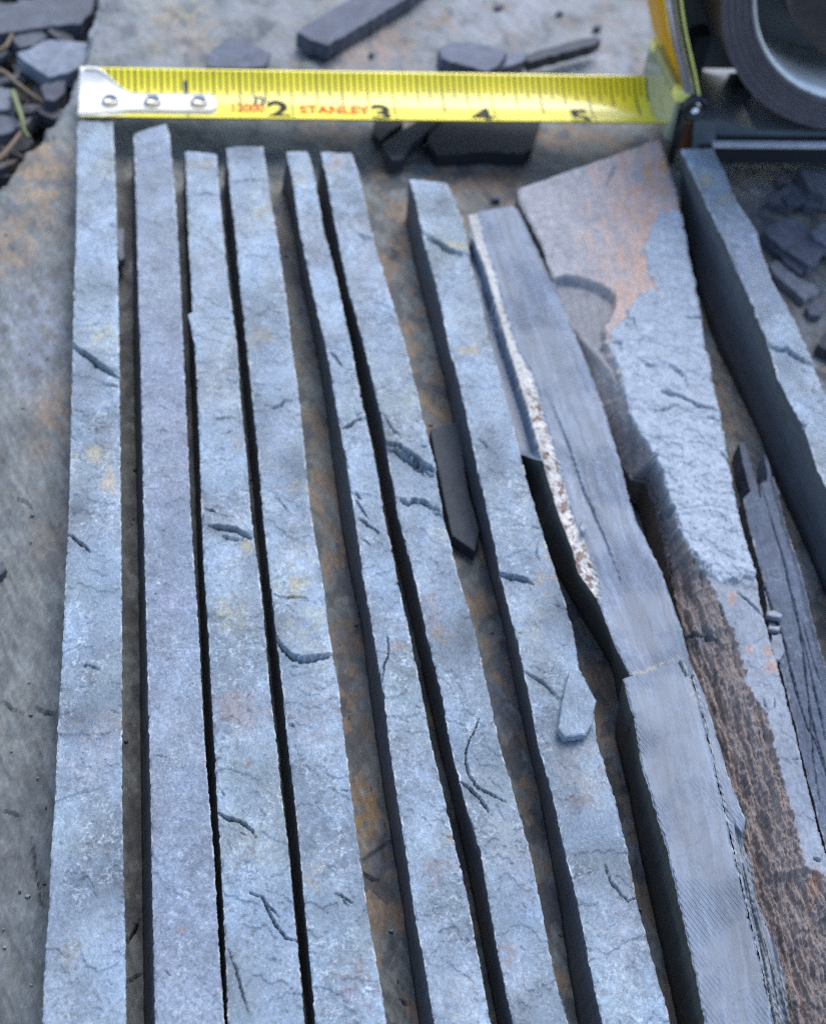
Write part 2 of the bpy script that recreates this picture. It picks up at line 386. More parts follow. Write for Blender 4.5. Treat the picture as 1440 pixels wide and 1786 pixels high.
SLAB = [(-400, 2300), (-260, 520), (-60, 378), (0, 322), (22, 296), (48, 262), (74, 236), (104, 192), (126, 152), (142, 120), (150, 84), (158, 48), (172, 12), (182, -30), (196, -80), (200, -260), (1900, -260), (1900, 2300)]
def slab():
    step = 3.0
    x = np.arange(-230, 1600, step); y = np.arange(-120, 1985, step)
    px, py = np.meshgrid(x, y)
    P = un(px, py, 0.0); sx, sy = P[..., 0], P[..., 1]
    ca, sa = math.cos(-1.02), math.sin(-1.02)
    al, ac = sx*ca+sy*sa, -sx*sa+sy*ca
    g = fbm(al/16, ac/2.2, 5, 3, 0.6); g2 = fbm(al/5, ac/0.9, 3, 4, 0.6)
    big = fbm(sx/30, sy/30, 3, 7); med = fbm(sx/10, sy/10, 4, 8)
    z = 0.5*big+0.10*terrace(med*2.4+g*0.8+g2*0.3, 0.9)+0.05*g+0.05*g2+0.05*fbm(sx/1.3, sy/1.3, 3, 77, 0.7)
    feats = [('crack', [(0, 1222), (20, 1236), (42, 1245)], 4, 0.6), ('crack', [(0, 1412), (25, 1420), (40, 1424)], 4, 0.6), ('crack', [(55, 1455), (70, 1572), (82, 1590)], 4, 0.6),
             ('crack', [(62, 1232), (80, 1245), (100, 1243)], 5, 0.8), ('crack', [(222, 1645), (236, 1622), (247, 1600)], 5, 1.0), ('crack', [(220, 1716), (235, 1706), (249, 1698)], 5, 1.0),
             ('crack', [(632, 1520), (648, 1532), (662, 1536)], 5, 1.0), ('crack', [(694, 1742), (706, 1750), (714, 1752)], 7, 1.2), ('crack', [(672, 452), (690, 445), (705, 430)], 4, 0.5),
             ('crack', [(20, 866), (45, 875), (60, 890)], 4, 0.6)]
    z += features(px, py, feats, 2)
    # a thin upper skin is missing in places
    z -= 0.5*sst(-2, 3, poly_sd(px, py, [(630, 1500), (700, 1450), (720, 1540), (700, 1600), (640, 1545)]))
    sd = poly_sd(px+fbm(px/18, py/18, 3, 12)*9, py+fbm(px/18, py/18, 3, 13)*9, SLAB)
    drop = 1-sst(-9, 0, sd)
    z -= drop*14+1.2*(1-sst(0, 14, sd))
    P[..., 2] = z
    c = np.empty(px.shape+(3,)); c[:] = (0.128, 0.142, 0.142)
    c *= (1+0.4*g+0.45*g2+0.25*med)[..., None]
    rust = fbm(sx/9+4, sy/12, 4, 41); rust2 = fbm(al/9, ac/2.5, 4, 43)
    wr = 0.10+0.90*sst(420, 620, px)*(1-0.4*sst(1180, 1330, px))
    wr = np.maximum(wr, 0.6*np.exp(-((px-75)/70)**2-((py-330)/110)**2)); wr = np.maximum(wr, 0.55*np.exp(-((px-95)/50)**2-((py-820)/220)**2))
    k = sst(-0.12, 0.22, rust*0.8+rust2*0.7+0.25*g2)*wr*0.92
    rc = np.array([0.165, 0.122, 0.088])*(0.75+0.5*np.clip(rust2+0.5, 0, 1))[..., None]
    c += k[..., None]*(rc-c)
    dk = sst(0.16, 0.26, fbm(sx/6, sy/8, 4, 47)+0.12*g2)*0.8
    c += (dk*(1-0.5*(px < 120)))[..., None]*(np.array([0.055, 0.062, 0.075])-c)
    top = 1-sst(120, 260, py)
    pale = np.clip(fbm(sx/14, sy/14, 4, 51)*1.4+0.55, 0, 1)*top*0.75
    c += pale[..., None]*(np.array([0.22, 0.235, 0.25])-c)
    blobs = [(320, 60, 70, 45, (0.27, 0.22, 0.15), 0.6), (640, 80, 70, 40, (0.30, 0.22, 0.18), 0.7), (300, 10, 50, 30, (0.33, 0.28, 0.18), 0.5), (880, 20, 110, 50, (0.24, 0.26, 0.30), 0.7), (1040, 110, 70, 40, (0.24, 0.26, 0.30), 0.7),
             (60, 590, 60, 110, (0.22, 0.25, 0.31), 0.75), (70, 300, 50, 60, (0.30, 0.20, 0.11), 0.7), (226, 700, 16, 160, (0.05, 0.047, 0.042), 0.9), (230, 1050, 18, 200, (0.052, 0.05, 0.046), 0.9), (236, 1450, 20, 220, (0.05, 0.048, 0.045), 0.9), (222, 360, 16, 120, (0.06, 0.056, 0.05), 0.8),  # dark brown ones paint the shade in the gap between first two strips
             (20, 420, 45, 60, (0.28, 0.19, 0.11), 0.6), (100, 720, 40, 70, (0.25, 0.16, 0.09), 0.5),
             (1380, 620, 80, 120, (0.22, 0.24, 0.26), 0.8), (1330, 350, 60, 30, (0.20, 0.21, 0.22), 0.7), (770, 430, 40, 90, (0.24, 0.16, 0.11), 0.6), (870, 300, 80, 50, (0.20, 0.15, 0.12), 0.6),
             (640, 1430, 30, 60, (0.25, 0.15, 0.06), 0.8), (665, 1490, 22, 40, (0.10, 0.12, 0.16), 0.8), (870, 1230, 28, 70, (0.09, 0.11, 0.15), 0.85), (640, 1210, 30, 40, (0.13, 0.16, 0.18), 0.8),
             (590, 1100, 30, 30, (0.09, 0.11, 0.15), 0.7), (1170, 990, 40, 120, (0.24, 0.13, 0.05), 0.6), (1310, 1010, 60, 80, (0.16, 0.14, 0.1), 0.6), (40, 1600, 120, 300, (0.085, 0.095, 0.10), 0.6)]  # last blob is a broad darker tone over the lower left
    for wgt, cc in stain_and_shade(px, py, blobs, 9): c += wgt[..., None]*(cc*(1+0.4*g[..., None])-c)
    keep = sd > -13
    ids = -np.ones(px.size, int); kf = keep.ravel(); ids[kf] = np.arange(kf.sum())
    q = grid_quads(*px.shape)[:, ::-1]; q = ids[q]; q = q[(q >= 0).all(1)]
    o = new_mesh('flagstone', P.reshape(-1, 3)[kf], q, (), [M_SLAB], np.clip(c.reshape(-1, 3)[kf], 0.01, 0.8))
    tag(o, 'large grey and rust-stained slate flagstone that all the cut strips lie on', 'flagstone')
slab()

# ------------------------------------------------------------------ the sawn strips, left to right
GR = 'narrow sawn slate strips laid side by side on the flagstone'
T = 10.5
def strip(label, *a, group=GR, cat='slate strip', name='slate_strip', **k):
    o = slate_piece(name, *a, **k); tag(o, label, cat, group); return o

strip('leftmost slate strip, starting below the tape hook, a slanting dark ledge crossing it',
      [(135, 212), (133, 400), (129, 500), (127, 602), (124, 720), (121, 860), (117, 950), (114, 1000), (110, 1111), (105, 1200), (100, 1278), (96, 1390), (89, 1480), (85, 1590), (80, 1640), (76, 1710), (74, 1786)],
      [(197, 212), (201, 300), (204, 400), (206, 500), (208, 600), (209, 700), (210, 800), (211, 900), (212, 1000), (213, 1111), (213, 1400), (215, 1500), (219, 1640), (220, 1786)], T,
      feats=[('step', [(118, 594), (128, 602), (150, 617), (170, 635), (190, 648), (214, 657)], 1.2, 70, 1), ('crack', [(126, 604), (150, 620), (172, 639), (190, 652), (210, 661)], 7, 1.6),
             ('crack', [(176, 668), (195, 673), (210, 675)], 4, 0.5), ('crack', [(118, 930), (135, 942), (147, 953), (157, 964)], 5, 1.6), ('crack', [(126, 712), (148, 718)], 3, 0.6),
             ('crack', [(186, 390), (205, 395)], 3, 0.5), ('crack', [(118, 757), (132, 765)], 3, 0.5), ('crack', [(143, 1160), (165, 1165), (178, 1172)], 4, 0.4), ('crack', [(195, 1240), (212, 1242)], 3, 0.4)],
      blobs=[(180, 585, 40, 22, (0.40, 0.38, 0.25), 0.6), (165, 790, 30, 14, (0.42, 0.36, 0.22), 0.7), (195, 840, 22, 26, (0.42, 0.32, 0.18), 0.75), (190, 290, 30, 20, (0.33, 0.33, 0.26), 0.6), (185, 1270, 60, 30, (0.25, 0.22, 0.2), 0.5),
             (120, 1660, 26, 30, (0.33, 0.31, 0.24), 0.5), (160, 1320, 60, 60, (0.32, 0.34, 0.42), 0.5)], seed=1)

strip('smooth mauve-grey slate strip with a slanting far end, second from the left',
      [(233, 234), (236, 317), (239, 400), (242, 530), (245, 600), (248, 750), (250.5, 878), (253, 1000), (256, 1111), (258, 1200), (260.5, 1300), (263, 1390), (264.5, 1500), (267, 1620), (269, 1700), (271, 1786)],
      [(290, 214), (295, 228), (303.5, 317), (310, 400), (315, 500), (319.5, 600), (324, 700), (329, 800), (333, 900), (340, 1000), (347.5, 1111), (352, 1200), (357.5, 1300), (365.5, 1400), (374, 1500), (379, 1600), (385, 1700), (392, 1786)], T+0.3,
      BL=[(230, 260), (231, 317), (232, 600), (241, 1000), (246, 1400), (251, 1786)],
      feats=[('step', [(230, 316), (268, 317), (306, 314)], 0.35, 150, -1), ('crack', [(264, 471), (284, 468)], 3, 0.4), ('crack', [(274, 749), (295, 751)], 3, 0.5), ('crack', [(267, 1318), (291, 1320)], 3.5, 0.6),
             ('crack', [(288, 1692), (294, 1699), (301, 1701)], 4, 0.6), ('crack', [(330, 1195), (342, 1188)], 4, 0.5), ('crack', [(268, 1033), (277, 1036)], 3, 0.5), ('crack', [(282, 922), (290, 927)], 3, 0.5)],
      blobs=[(318, 1622, 9, 5, (0.28, 0.16, 0.13), 0.9), (300, 1055, 40, 25, (0.22, 0.19, 0.30), 0.45), (300, 700, 60, 200, (0.27, 0.28, 0.36), 0.45)],
      base=np.array([0.185, 0.226, 0.290]), seed=2, mats=[M_SMOOTH, M_SIDE], relief=0.75, variation=0.95)

strip('third slate strip from the left, its near part a raised layer with a dark split',
      [(323, 262), (326, 340), (328, 400), (334, 500), (336, 543), (327, 548), (334, 575), (340, 600), (345, 700), (349, 800), (351, 878), (356, 1000), (364, 1111), (368, 1200), (374, 1300), (378, 1390), (385.5, 1500), (390.5, 1600), (395, 1700), (397.5, 1786)],
      [(378, 268), (383, 340), (389, 400), (399.5, 500), (413, 600), (420, 700), (430.5, 800), (438, 900), (452, 1000), (463.6, 1111), (470.5, 1200), (483, 1300), (491.5, 1390), (504, 1486), (513, 1586), (525, 1700), (531.7, 1786)], T,
      BL=[(318, 285), (322, 400), (330, 600), (345, 1000), (362, 1390), (385, 1786)],
      feats=[('step', [(322, 550), (345, 546), (380, 538), (416, 536)], 0.7, 300, -1), ('crack', [(355, 890), (368, 892), (382, 901)], 5, 1.0), ('crack', [(385, 903), (410, 907)], 3, 0.5),
             ('crack', [(364, 921), (390, 925), (415, 930), (440, 938)], 8, 2.2), ('step', [(358, 916), (390, 922), (415, 927), (444, 935)], 0.6, 30, 1), ('crack', [(385, 935), (400, 940), (425, 942)], 5, 0.9),
             ('crack', [(380, 1416), (392, 1424), (400, 1428), (415, 1432), (435, 1445), (447, 1462)], 6, 1.1), ('crack', [(416, 1450), (430, 1460)], 4, 0.6), ('crack', [(436, 1557), (460, 1568), (468, 1588), (480, 1612), (500, 1637), (520, 1641)], 5.5, 1.3),
             ('crack', [(462, 1572), (488, 1601)], 3.5, 0.6), ('crack', [(397, 1652), (412, 1690), (424, 1735), (434, 1770)], 5, 0.6), ('crack', [(383, 1372), (392, 1388)], 4, 1.0), ('crack', [(404, 560), (395, 556), (345, 556)], 2.5, 0.3),
             ('crack', [(392, 760), (406, 752)], 4, 0.7), ('crack', [(374, 733), (392, 730), (412, 728)], 3, 0.4), ('crack', [(330, 342), (360, 336), (383, 340)], 3, 0.3)],
      blobs=[(430, 950, 16, 14, (0.42, 0.34, 0.16), 0.6), (400, 1075, 26, 34, (0.36, 0.34, 0.2), 0.6), (420, 1235, 46, 36, (0.26, 0.17, 0.14), 0.55), (385, 1270, 22, 14, (0.10, 0.09, 0.10), 0.6), (430, 1330, 10, 8, (0.25, 0.17, 0.14), 0.8),
             (400, 640, 60, 90, (0.33, 0.37, 0.38), 0.6), (350, 285, 24, 10, (0.36, 0.31, 0.22), 0.6), (420, 775, 10, 14, (0.42, 0.36, 0.34), 0.6), (440, 1480, 50, 40, (0.36, 0.38, 0.34), 0.5), (365, 450, 30, 60, (0.25, 0.27, 0.33), 0.7)], seed=3)

strip('fourth slate strip from the left, with a curved flaked ledge below a yellow-green bloom',
      [(394.5, 256), (399, 300), (403.6, 350), (410, 400), (419.5, 500), (430, 600), (441, 700), (451, 800), (459, 900), (469.5, 1000), (480, 1100), (493, 1200), (502.5, 1300), (514, 1390), (523, 1486), (531.6, 1586), (543, 1700), (551, 1786)],
      [(459, 254), (466, 300), (473, 350), (481.7, 400), (497, 500), (508.5, 600), (523, 700), (533, 800), (543.5, 900), (561, 1000), (573, 1100), (591, 1200), (602.5, 1300), (613.8, 1390), (626, 1486), (641, 1586), (661, 1700), (675, 1786)], T,
      BL=[(388, 285), (393, 400), (415, 600), (455, 1000), (495, 1390), (535, 1786)],
      feats=[('step', [(473, 1098), (484, 1116), (494, 1132), (508, 1145), (525, 1150), (550, 1148), (582, 1140)], 1.3, 110, 1), ('crack', [(483, 1120), (494, 1136), (508, 1149), (525, 1154), (550, 1152), (574, 1145)], 7, 1.8),
             ('crack', [(476, 1038), (488, 1046), (518, 1044), (540, 1045)], 3.5, 0.7), ('crack', [(471, 713), (490, 706), (496, 698), (516, 697)], 3, 0.7), ('crack', [(479, 866), (495, 880), (505, 893)], 2.6, 0.5),
             ('crack', [(582, 1558), (597, 1564), (605, 1570), (615, 1577)], 4.5, 0.8), ('crack', [(596, 1568), (607, 1582)], 3, 0.6), ('crack', [(588, 1377), (612, 1379)], 3, 0.6), ('crack', [(395, 318), (430, 313), (470, 314)], 3, 0.3),
             ('crack', [(506, 1162), (520, 1163)], 5, 0.8), ('crack', [(503, 1262), (514, 1266)], 7, 1.0), ('crack', [(410, 436), (417, 438)], 5, 0.8), ('crack', [(440, 690), (465, 690)], 3, 0.5), ('crack', [(560, 1507), (585, 1520)], 2.2, 0.3)],
      blobs=[(510, 1020, 30, 30, (0.40, 0.37, 0.20), 0.75), (535, 1095, 36, 40, (0.36, 0.38, 0.30), 0.6), (462, 370, 24, 24, (0.36, 0.34, 0.24), 0.6), (450, 585, 26, 20, (0.30, 0.28, 0.22), 0.7), (515, 850, 28, 14, (0.30, 0.27, 0.22), 0.5),
             (545, 1530, 24, 30, (0.36, 0.33, 0.24), 0.45), (620, 1720, 50, 60, (0.22, 0.18, 0.2), 0.5), (520, 960, 40, 50, (0.34, 0.37, 0.36), 0.6), (540, 1260, 50, 60, (0.25, 0.24, 0.26), 0.5), (490, 760, 26, 30, (0.27, 0.31, 0.42), 0.6)], seed=4)

strip('fifth slate strip from the left, the narrowest, its sawn left face beside a rust-brown gap',
      [(499.7, 263.6), (508, 300), (523, 400), (544, 500), (568, 600), (586, 700), (604, 800), (619, 900), (632.5, 1000), (650, 1100), (668, 1200), (680, 1300), (693.3, 1390), (708, 1486), (722, 1586), (744, 1700), (758, 1786)],
      [(537, 263.6), (547, 300), (565, 400), (591, 500), (612, 600), (631.6, 700), (654, 800), (670.5, 900), (691.5, 1000), (713.6, 1100), (734, 1200), (754, 1300), (775, 1390), (797.5, 1486), (820, 1586), (841, 1700), (855.5, 1786)], T,
      BL=[(482, 300), (483, 318), (498, 345), (511, 400), (526, 500), (549, 600), (566, 700), (579, 800), (591, 900), (610, 1000), (631, 1100), (643, 1200), (657, 1300), (670, 1390), (686, 1486), (702.5, 1586), (718, 1700), (730, 1786)],
      feats=[('crack', [(598, 745), (610, 742), (616, 735), (624, 730), (640, 728)], 5, 1.4), ('crack', [(620, 726), (634, 718)], 3, 0.7), ('crack', [(575, 612), (587, 622), (597, 640)], 3.5, 0.7), ('crack', [(601, 644), (618, 642)], 4, 0.8),
             ('crack', [(618, 858), (632, 870)], 6, 1.0), ('crack', [(620, 868), (632, 890), (642, 905)], 4, 0.9), ('crack', [(624, 903), (640, 914), (662, 932)], 4.5, 1.1), ('crack', [(626, 940), (645, 952)], 5, 0.9), ('crack', [(655, 946), (668, 953)], 3, 0.6),
             ('crack', [(673, 1106), (679, 1135), (672, 1155), (667, 1188)], 4, 0.8), ('step', [(674, 1104), (690, 1098), (708, 1104), (716, 1112)], 0.35, 60, -1), ('crack', [(733, 1420), (745, 1430)], 2.5, 0.4), ('crack', [(505, 300), (535, 305)], 3, 0.3)],
      blobs=[(700, 1120, 22, 22, (0.24, 0.19, 0.17), 0.75), (785, 1462, 12, 12, (0.45, 0.22, 0.08), 0.8), (765, 1520, 40, 34, (0.25, 0.22, 0.22), 0.5), (520, 310, 18, 24, (0.31, 0.30, 0.22), 0.6), (800, 1740, 40, 50, (0.38, 0.40, 0.42), 0.6), (545, 440, 24, 60, (0.26, 0.27, 0.34), 0.7)], seed=5)

strip('sixth slate strip from the left, with a thick bark-like ledge above a ragged crack',
      [(559, 264), (568, 300), (587, 400), (607, 500), (635.5, 600), (659, 700), (677.5, 800), (695.5, 900), (722.5, 1000), (743, 1100), (769, 1200), (787, 1300), (809.5, 1390), (838, 1486), (855, 1586), (877, 1700), (895, 1786)],
      [(614, 264), (626, 300), (637, 350), (648, 400), (676, 500), (707, 600), (731.6, 700), (754, 800), (773.5, 900), (799, 1000), (830, 1100), (850, 1200), (872, 1300), (897.5, 1390), (925, 1486), (945, 1586), (967, 1700), (990, 1786)], T,
      BL=[(550, 300), (552, 330), (566, 400), (588, 500), (614, 600), (634, 700), (656, 800), (674, 900), (696, 1000), (720, 1100), (742, 1200), (764, 1300), (786, 1390), (808, 1486), (828, 1586), (850, 1700), (866, 1786)],
      feats=[('step', [(662, 766), (674, 774), (692, 783), (712, 796), (737, 817), (768, 834)], 1.8, 60, 1), ('crack', [(674, 779), (692, 791), (712, 805), (735, 823), (757, 836)], 11, 1.0), ('crack', [(676, 775), (694, 784), (714, 799), (737, 820), (755, 829)], 4, 2.0), ('crack', [(688, 791), (714, 810), (740, 832)], 4, 1.8),
             ('crack', [(667, 722), (680, 748), (700, 770)], 3.2, 0.6), ('crack', [(696, 872), (706, 876), (713, 879), (722, 873), (735, 874), (748, 884), (774, 893)], 6, 1.6), ('step', [(690, 868), (713, 875), (725, 869), (752, 882), (782, 890)], 0.7, 50, 1),
             ('crack', [(752, 888), (762, 896), (772, 900)], 6, 0.9), ('crack', [(836, 1252), (824, 1280), (814, 1305), (812, 1330), (820, 1355), (832, 1375), (855, 1386), (882, 1400)], 5, 1.1), ('crack', [(803, 1362), (820, 1376), (838, 1394), (852, 1415)], 6, 1.4),
             ('crack', [(727, 782), (748, 781)], 4, 0.9), ('crack', [(742, 750), (752, 752)], 3, 0.6), ('crack', [(640, 420), (625, 405), (660, 418)], 4, 0.4), ('crack', [(745, 1505), (760, 1512)], 3, 0.5), ('crack', [(745, 1040), (770, 1035)], 3, 0.3)],
      blobs=[(772, 1105, 22, 16, (0.28, 0.19, 0.13), 0.75), (748, 1050, 30, 40, (0.27, 0.25, 0.26), 0.7), (590, 280, 24, 16, (0.36, 0.27, 0.2), 0.6), (878, 1660, 22, 28, (0.26, 0.17, 0.14), 0.7), (650, 390, 30, 14, (0.2, 0.19, 0.22), 0.5),
             (730, 660, 40, 70, (0.33, 0.36, 0.34), 0.6), (655, 470, 40, 50, (0.24, 0.27, 0.33), 0.7), (900, 1500, 40, 80, (0.31, 0.33, 0.37), 0.6), (770, 930, 30, 22, (0.38, 0.41, 0.38), 0.6), (895, 1720, 30, 50, (0.36, 0.39, 0.44), 0.6)], seed=6)

strip('slate strip just left of the quartz-seamed stick, with a loose flake lying on it',
      [(714, 313), (726, 350), (735, 400), (748, 450), (763, 500), (783, 600), (809.5, 700), (830, 800), (852.5, 900), (872.5, 1000), (897, 1100), (920, 1200), (940, 1300), (966, 1390), (985, 1486), (1010, 1586), (1032, 1700), (1052, 1786)],
      [(779.5, 318), (794, 350), (807, 380), (812, 405), (819, 450), (833, 500), (855, 600), (868, 640), (885, 700), (910, 800), (937.5, 900), (970, 1000), (1000, 1100), (1010, 1165), (1031, 1205), (1036, 1240), (1040, 1290), (1072.5, 1390), (1095, 1486), (1115, 1586), (1147, 1700), (1170, 1786)], T,
      BL=[(704, 345), (708, 385), (720, 450), (742, 540), (758, 600), (783, 700), (802, 800), (827, 900), (852, 1000), (878, 1100), (897, 1200), (919, 1300), (940, 1390), (957, 1486), (975, 1586), (992, 1700), (1007, 1786)],
      feats=[('step', [(736, 404), (746, 411), (760, 419), (772, 430), (785, 437), (820, 445)], 1.2, 45, 1), ('crack', [(742, 413), (758, 421), (772, 433), (785, 441), (806, 446)], 6, 1.8), ('crack', [(870, 1000), (885, 1005), (900, 1009), (915, 1011), (930, 1019)], 9, 2.2),
             ('crack', [(911, 1171), (935, 1185), (955, 1200), (976, 1222)], 4, 0.8), ('crack', [(975, 1125), (994, 1126)], 4, 0.5), ('crack', [(1055, 1503), (1058, 1520), (1064, 1535), (1080, 1556), (1096, 1572), (1112, 1562)], 4.2, 0.8),
             ('crack', [(900, 1107), (915, 1105)], 3, 0.5), ('crack', [(966, 1053), (978, 1058)], 4, 0.6), ('crack', [(832, 765), (845, 772), (855, 784)], 5, 0.6), ('crack', [(925, 920), (943, 922)], 4, 0.7), ('crack', [(880, 800), (910, 812)], 3, 0.4),
             ('step', [(905, 1165), (935, 1182), (957, 1198), (985, 1225)], 0.4, 80, 1), ('crack', [(1000, 1690), (1040, 1670)], 2.5, 0.3), ('crack', [(940, 940), (935, 965), (945, 985)], 3, 0.4)],
      blobs=[(822, 608, 26, 9, (0.46, 0.34, 0.17), 0.8), (800, 432, 18, 7, (0.46, 0.40, 0.24), 0.8), (955, 1015, 22, 20, (0.42, 0.31, 0.17), 0.6), (955, 965, 16, 24, (0.38, 0.33, 0.22), 0.6), (920, 1090, 30, 40, (0.36, 0.37, 0.33), 0.5),
             (905, 865, 14, 10, (0.14, 0.13, 0.14), 0.5), (1020, 1340, 60, 60, (0.29, 0.27, 0.26), 0.5), (1085, 1690, 14, 8, (0.13, 0.13, 0.16), 0.6), (840, 560, 40, 70, (0.31, 0.35, 0.36), 0.6), (1080, 1640, 50, 70, (0.33, 0.36, 0.44), 0.6), (990, 1395, 46, 18, (0.22, 0.18, 0.16), 0.5)], seed=7)

# the saw-marked stick with a quartz seam
QUARTZ = [(815, 366), (832, 362), (846, 420), (866, 480), (882, 545), (905, 610), (930, 650), (948, 720), (973, 800), (987, 850), (1000, 900), (1023, 950), (1040, 1000), (1049, 1045), (1038, 1040), (1006, 994), (997, 955), (976, 902), (961, 852), (946, 802), (930, 745), (914, 690), (898, 640), (880, 585), (862, 525), (846, 465), (828, 420)]
FACET = [(800, 400), (828, 424), (845, 466), (860, 525), (880, 590), (897, 642), (913, 692), (930, 750), (944, 800), (920, 812), (880, 760), (840, 560)]
BLOCK = [(1040, 1192), (1110, 1170), (1150, 1158), (1182, 1144), (1195, 1152), (1215, 1215), (1235, 1290), (1258, 1390), (1276, 1470), (1296, 1560), (1326, 1680), (1375, 1990), (1100, 1990)]
def seam_col(c, px, py, u, XL, XR, sx, sy):
    sd = poly_sd(px+fbm(px/8, py/8, 3, 3)*2.5, py, QUARTZ)
    w = sst(-1, 2.5, sd)
    base = np.array([0.52, 0.50, 0.475])*(0.9+0.3*fbm(sx/1.5, sy/1.5, 3, 19))[..., None]
    sp = np.clip(fbm(sx/1.5, sy/1.9, 4, 77, 0.65)*5-0.1, 0, 1)*sst(640, 700, py)*sst(0.5, 4, sd)
    base = base+(sp*0.95)[..., None]*(np.array([0.13, 0.075, 0.06])-base)
    grey = (1-sst(640, 720, py))*0.45
    base = base+grey[..., None]*(np.array([0.36, 0.37, 0.36])-base)
    c = c+w[..., None]*(base-c)
    # long mineral bands along the grain of the sawn face
    v = (px-XL)/(XR-XL)
    band = fbm(v*9+fbm(px/60, py/160, 3, 5)*0.8, py/420, 4, 91)
    b2 = sst(0.12, 0.30, fbm(v*16+fbm(px/50, py/130, 3, 6)*1.0, py/260, 3, 93))
    c = c*(1+0.34*band*(1-w))[..., None]*(1-0.16*b2*(1-w))[..., None]
    nb = poly_sd(px+fbm(px/12, py/12, 3, 8)*3, py+fbm(px/12, py/12, 3, 9)*3, BLOCK)
    gb = np.exp(-(((px-0.42*(py-1200)-1105)/34)**2))*sst(1200, 1290, py)
    blk = np.array([0.132, 0.168, 0.222])*(1+0.35*band)[..., None]*(1-0.42*gb)[..., None]
    c = c+(sst(-1, 2, nb)*0.75)[..., None]*(blk-c)
    tan = sst(-2, 1, nb)*(1-sst(3, 10, nb))*(1-sst(1215, 1240, py))*np.clip(0.25+1.5*fbm(px/9, py/9, 3, 55), 0, 1)
    c = c+(tan*0.8)[..., None]*(np.array([0.36, 0.32, 0.24])-c)
    wg = poly_sd(px, py, [(1278, 1425), (1293, 1452), (1320, 1440), (1480, 1960), (1372, 1960), (1330, 1680), (1300, 1560), (1284, 1470)])
    ln = fbm((px-0.26*py)/7, py/160, 4, 15)
    c = c+(sst(0, 4, wg)*0.75)[..., None]*(np.array([0.16, 0.18, 0.205])*(1+0.9*ln)[..., None]-c)
    return c
def seam_z(px, py, u, XL, XR, sx, sy):
    z = -3.6*sst(-3, 3, poly_sd(px, py, FACET))*(1-sst(760, 812, py))
    z = z-2.2*sst(-2, 10, 14-np.abs(px-XL))*0
    q = sst(-2, 5, poly_sd(px, py, QUARTZ)); z = z-(0.5+0.35*fbm(sx/1.1, sy/1.1, 3, 14))*q
    wg = poly_sd(px, py, [(1278, 1425), (1293, 1452), (1320, 1440), (1480, 1960), (1372, 1960), (1330, 1680), (1300, 1560), (1284, 1470)])
    ln = fbm((px-0.26*py)/7, py/160, 4, 15)
    z = z-sst(0, 60, wg)*3.5-sst(0, 4, wg)*(0.8+0.8*ln)
    return z
SK = dict(mats=[M_SAWN, M_SIDE], relief=0.12, variation=0.35, cmod=seam_col, group=None, cat='slate stick', side_col=(0.06, 0.062, 0.06), seed=8)
strip('bluish saw-marked slate stick with a rusty white quartz seam down its left edge',
      [(815, 372), (820, 420), (833, 470), (842, 510), (852, 560), (866, 610), (874, 650), (887, 700), (906, 765), (930, 785), (947, 805), (961, 850), (976, 900), (1000, 960), (1010, 1000), (1040, 1043), (1052, 1072), (1066, 1110), (1079, 1140), (1094, 1168), (1100, 1182)],
      [(895, 358), (906, 366), (925, 410), (945, 450), (970, 500), (1010, 600), (1050, 700), (1080, 800), (1106, 900), (1155, 1000), (1172, 1050), (1190, 1100), (1202, 1150), (1212, 1182)], 12.0,
      BL=[(817, 395), (835, 500), (862, 640), (890, 730), (903, 775), (914, 860), (935, 950), (975, 1010), (1020, 1090), (1066, 1165), (1080, 1240)],
      feats=[('crack', [(960, 700), (985, 760), (1015, 850), (1050, 930), (1085, 1020)], 5, 0.25), ('crack', [(845, 478), (858, 520), (872, 560), (880, 600)], 5, 1.0)],
      base=np.array([0.122, 0.158, 0.220]), nc=120, rim=0.6, zmod=seam_z, name='slate_stick', ye=1178, **SK)
strip('pale raised slate block with fine diagonal saw marks, butted against the quartz-seamed stick',
      [(1086, 1184), (1090, 1200), (1097, 1225), (1105, 1250), (1120, 1340), (1136, 1390), (1164, 1486), (1187, 1586), (1213, 1700), (1230, 1786)],
      [(1194, 1149), (1204, 1176), (1216, 1215), (1235, 1290), (1258, 1390), (1276, 1470), (1296, 1560), (1326, 1680), (1352, 1800)], 13.6,
      BL=[(1071, 1214), (1073, 1290), (1097, 1390), (1115, 1486), (1137, 1586), (1163, 1700), (1181, 1786)],
      feats=[('crack', [(1180, 1146), (1186, 1160), (1196, 1180)], 5, 1.2), ('crack', [(1150, 1600), (1180, 1640)], 2.5, 0.2)],
      base=np.array([0.132, 0.168, 0.222]), nc=90, rim=1.0, name='slate_block', edge=2.2, **SK)
strip('thin saw-marked slate layer along the right side of the raised block, splintered near the bottom',
      [(1202, 1160), (1216, 1212), (1236, 1290), (1259, 1390), (1277, 1470), (1297, 1560), (1327, 1680), (1353, 1800)],
      [(1206, 1160), (1224, 1200), (1240, 1250), (1255, 1300), (1269, 1350), (1288, 1400), (1300, 1430), (1297, 1449), (1306, 1470), (1318, 1500), (1326, 1550), (1346, 1600), (1364, 1650), (1378, 1700), (1391, 1786)], 11.8,
      feats=[('slit', [(1310, 1560), (1330, 1640), (1350, 1740), (1368, 1860)], 8, 1.3), ('slit', [(1332, 1610), (1358, 1700), (1376, 1800)], 6, 1.0), ('slit', [(1300, 1500), (1318, 1580), (1340, 1660)], 5, 1.0)],
      base=np.array([0.140, 0.178, 0.240]), nc=44, rim=0.7, zmod=seam_z, name='slate_layer', **SK)

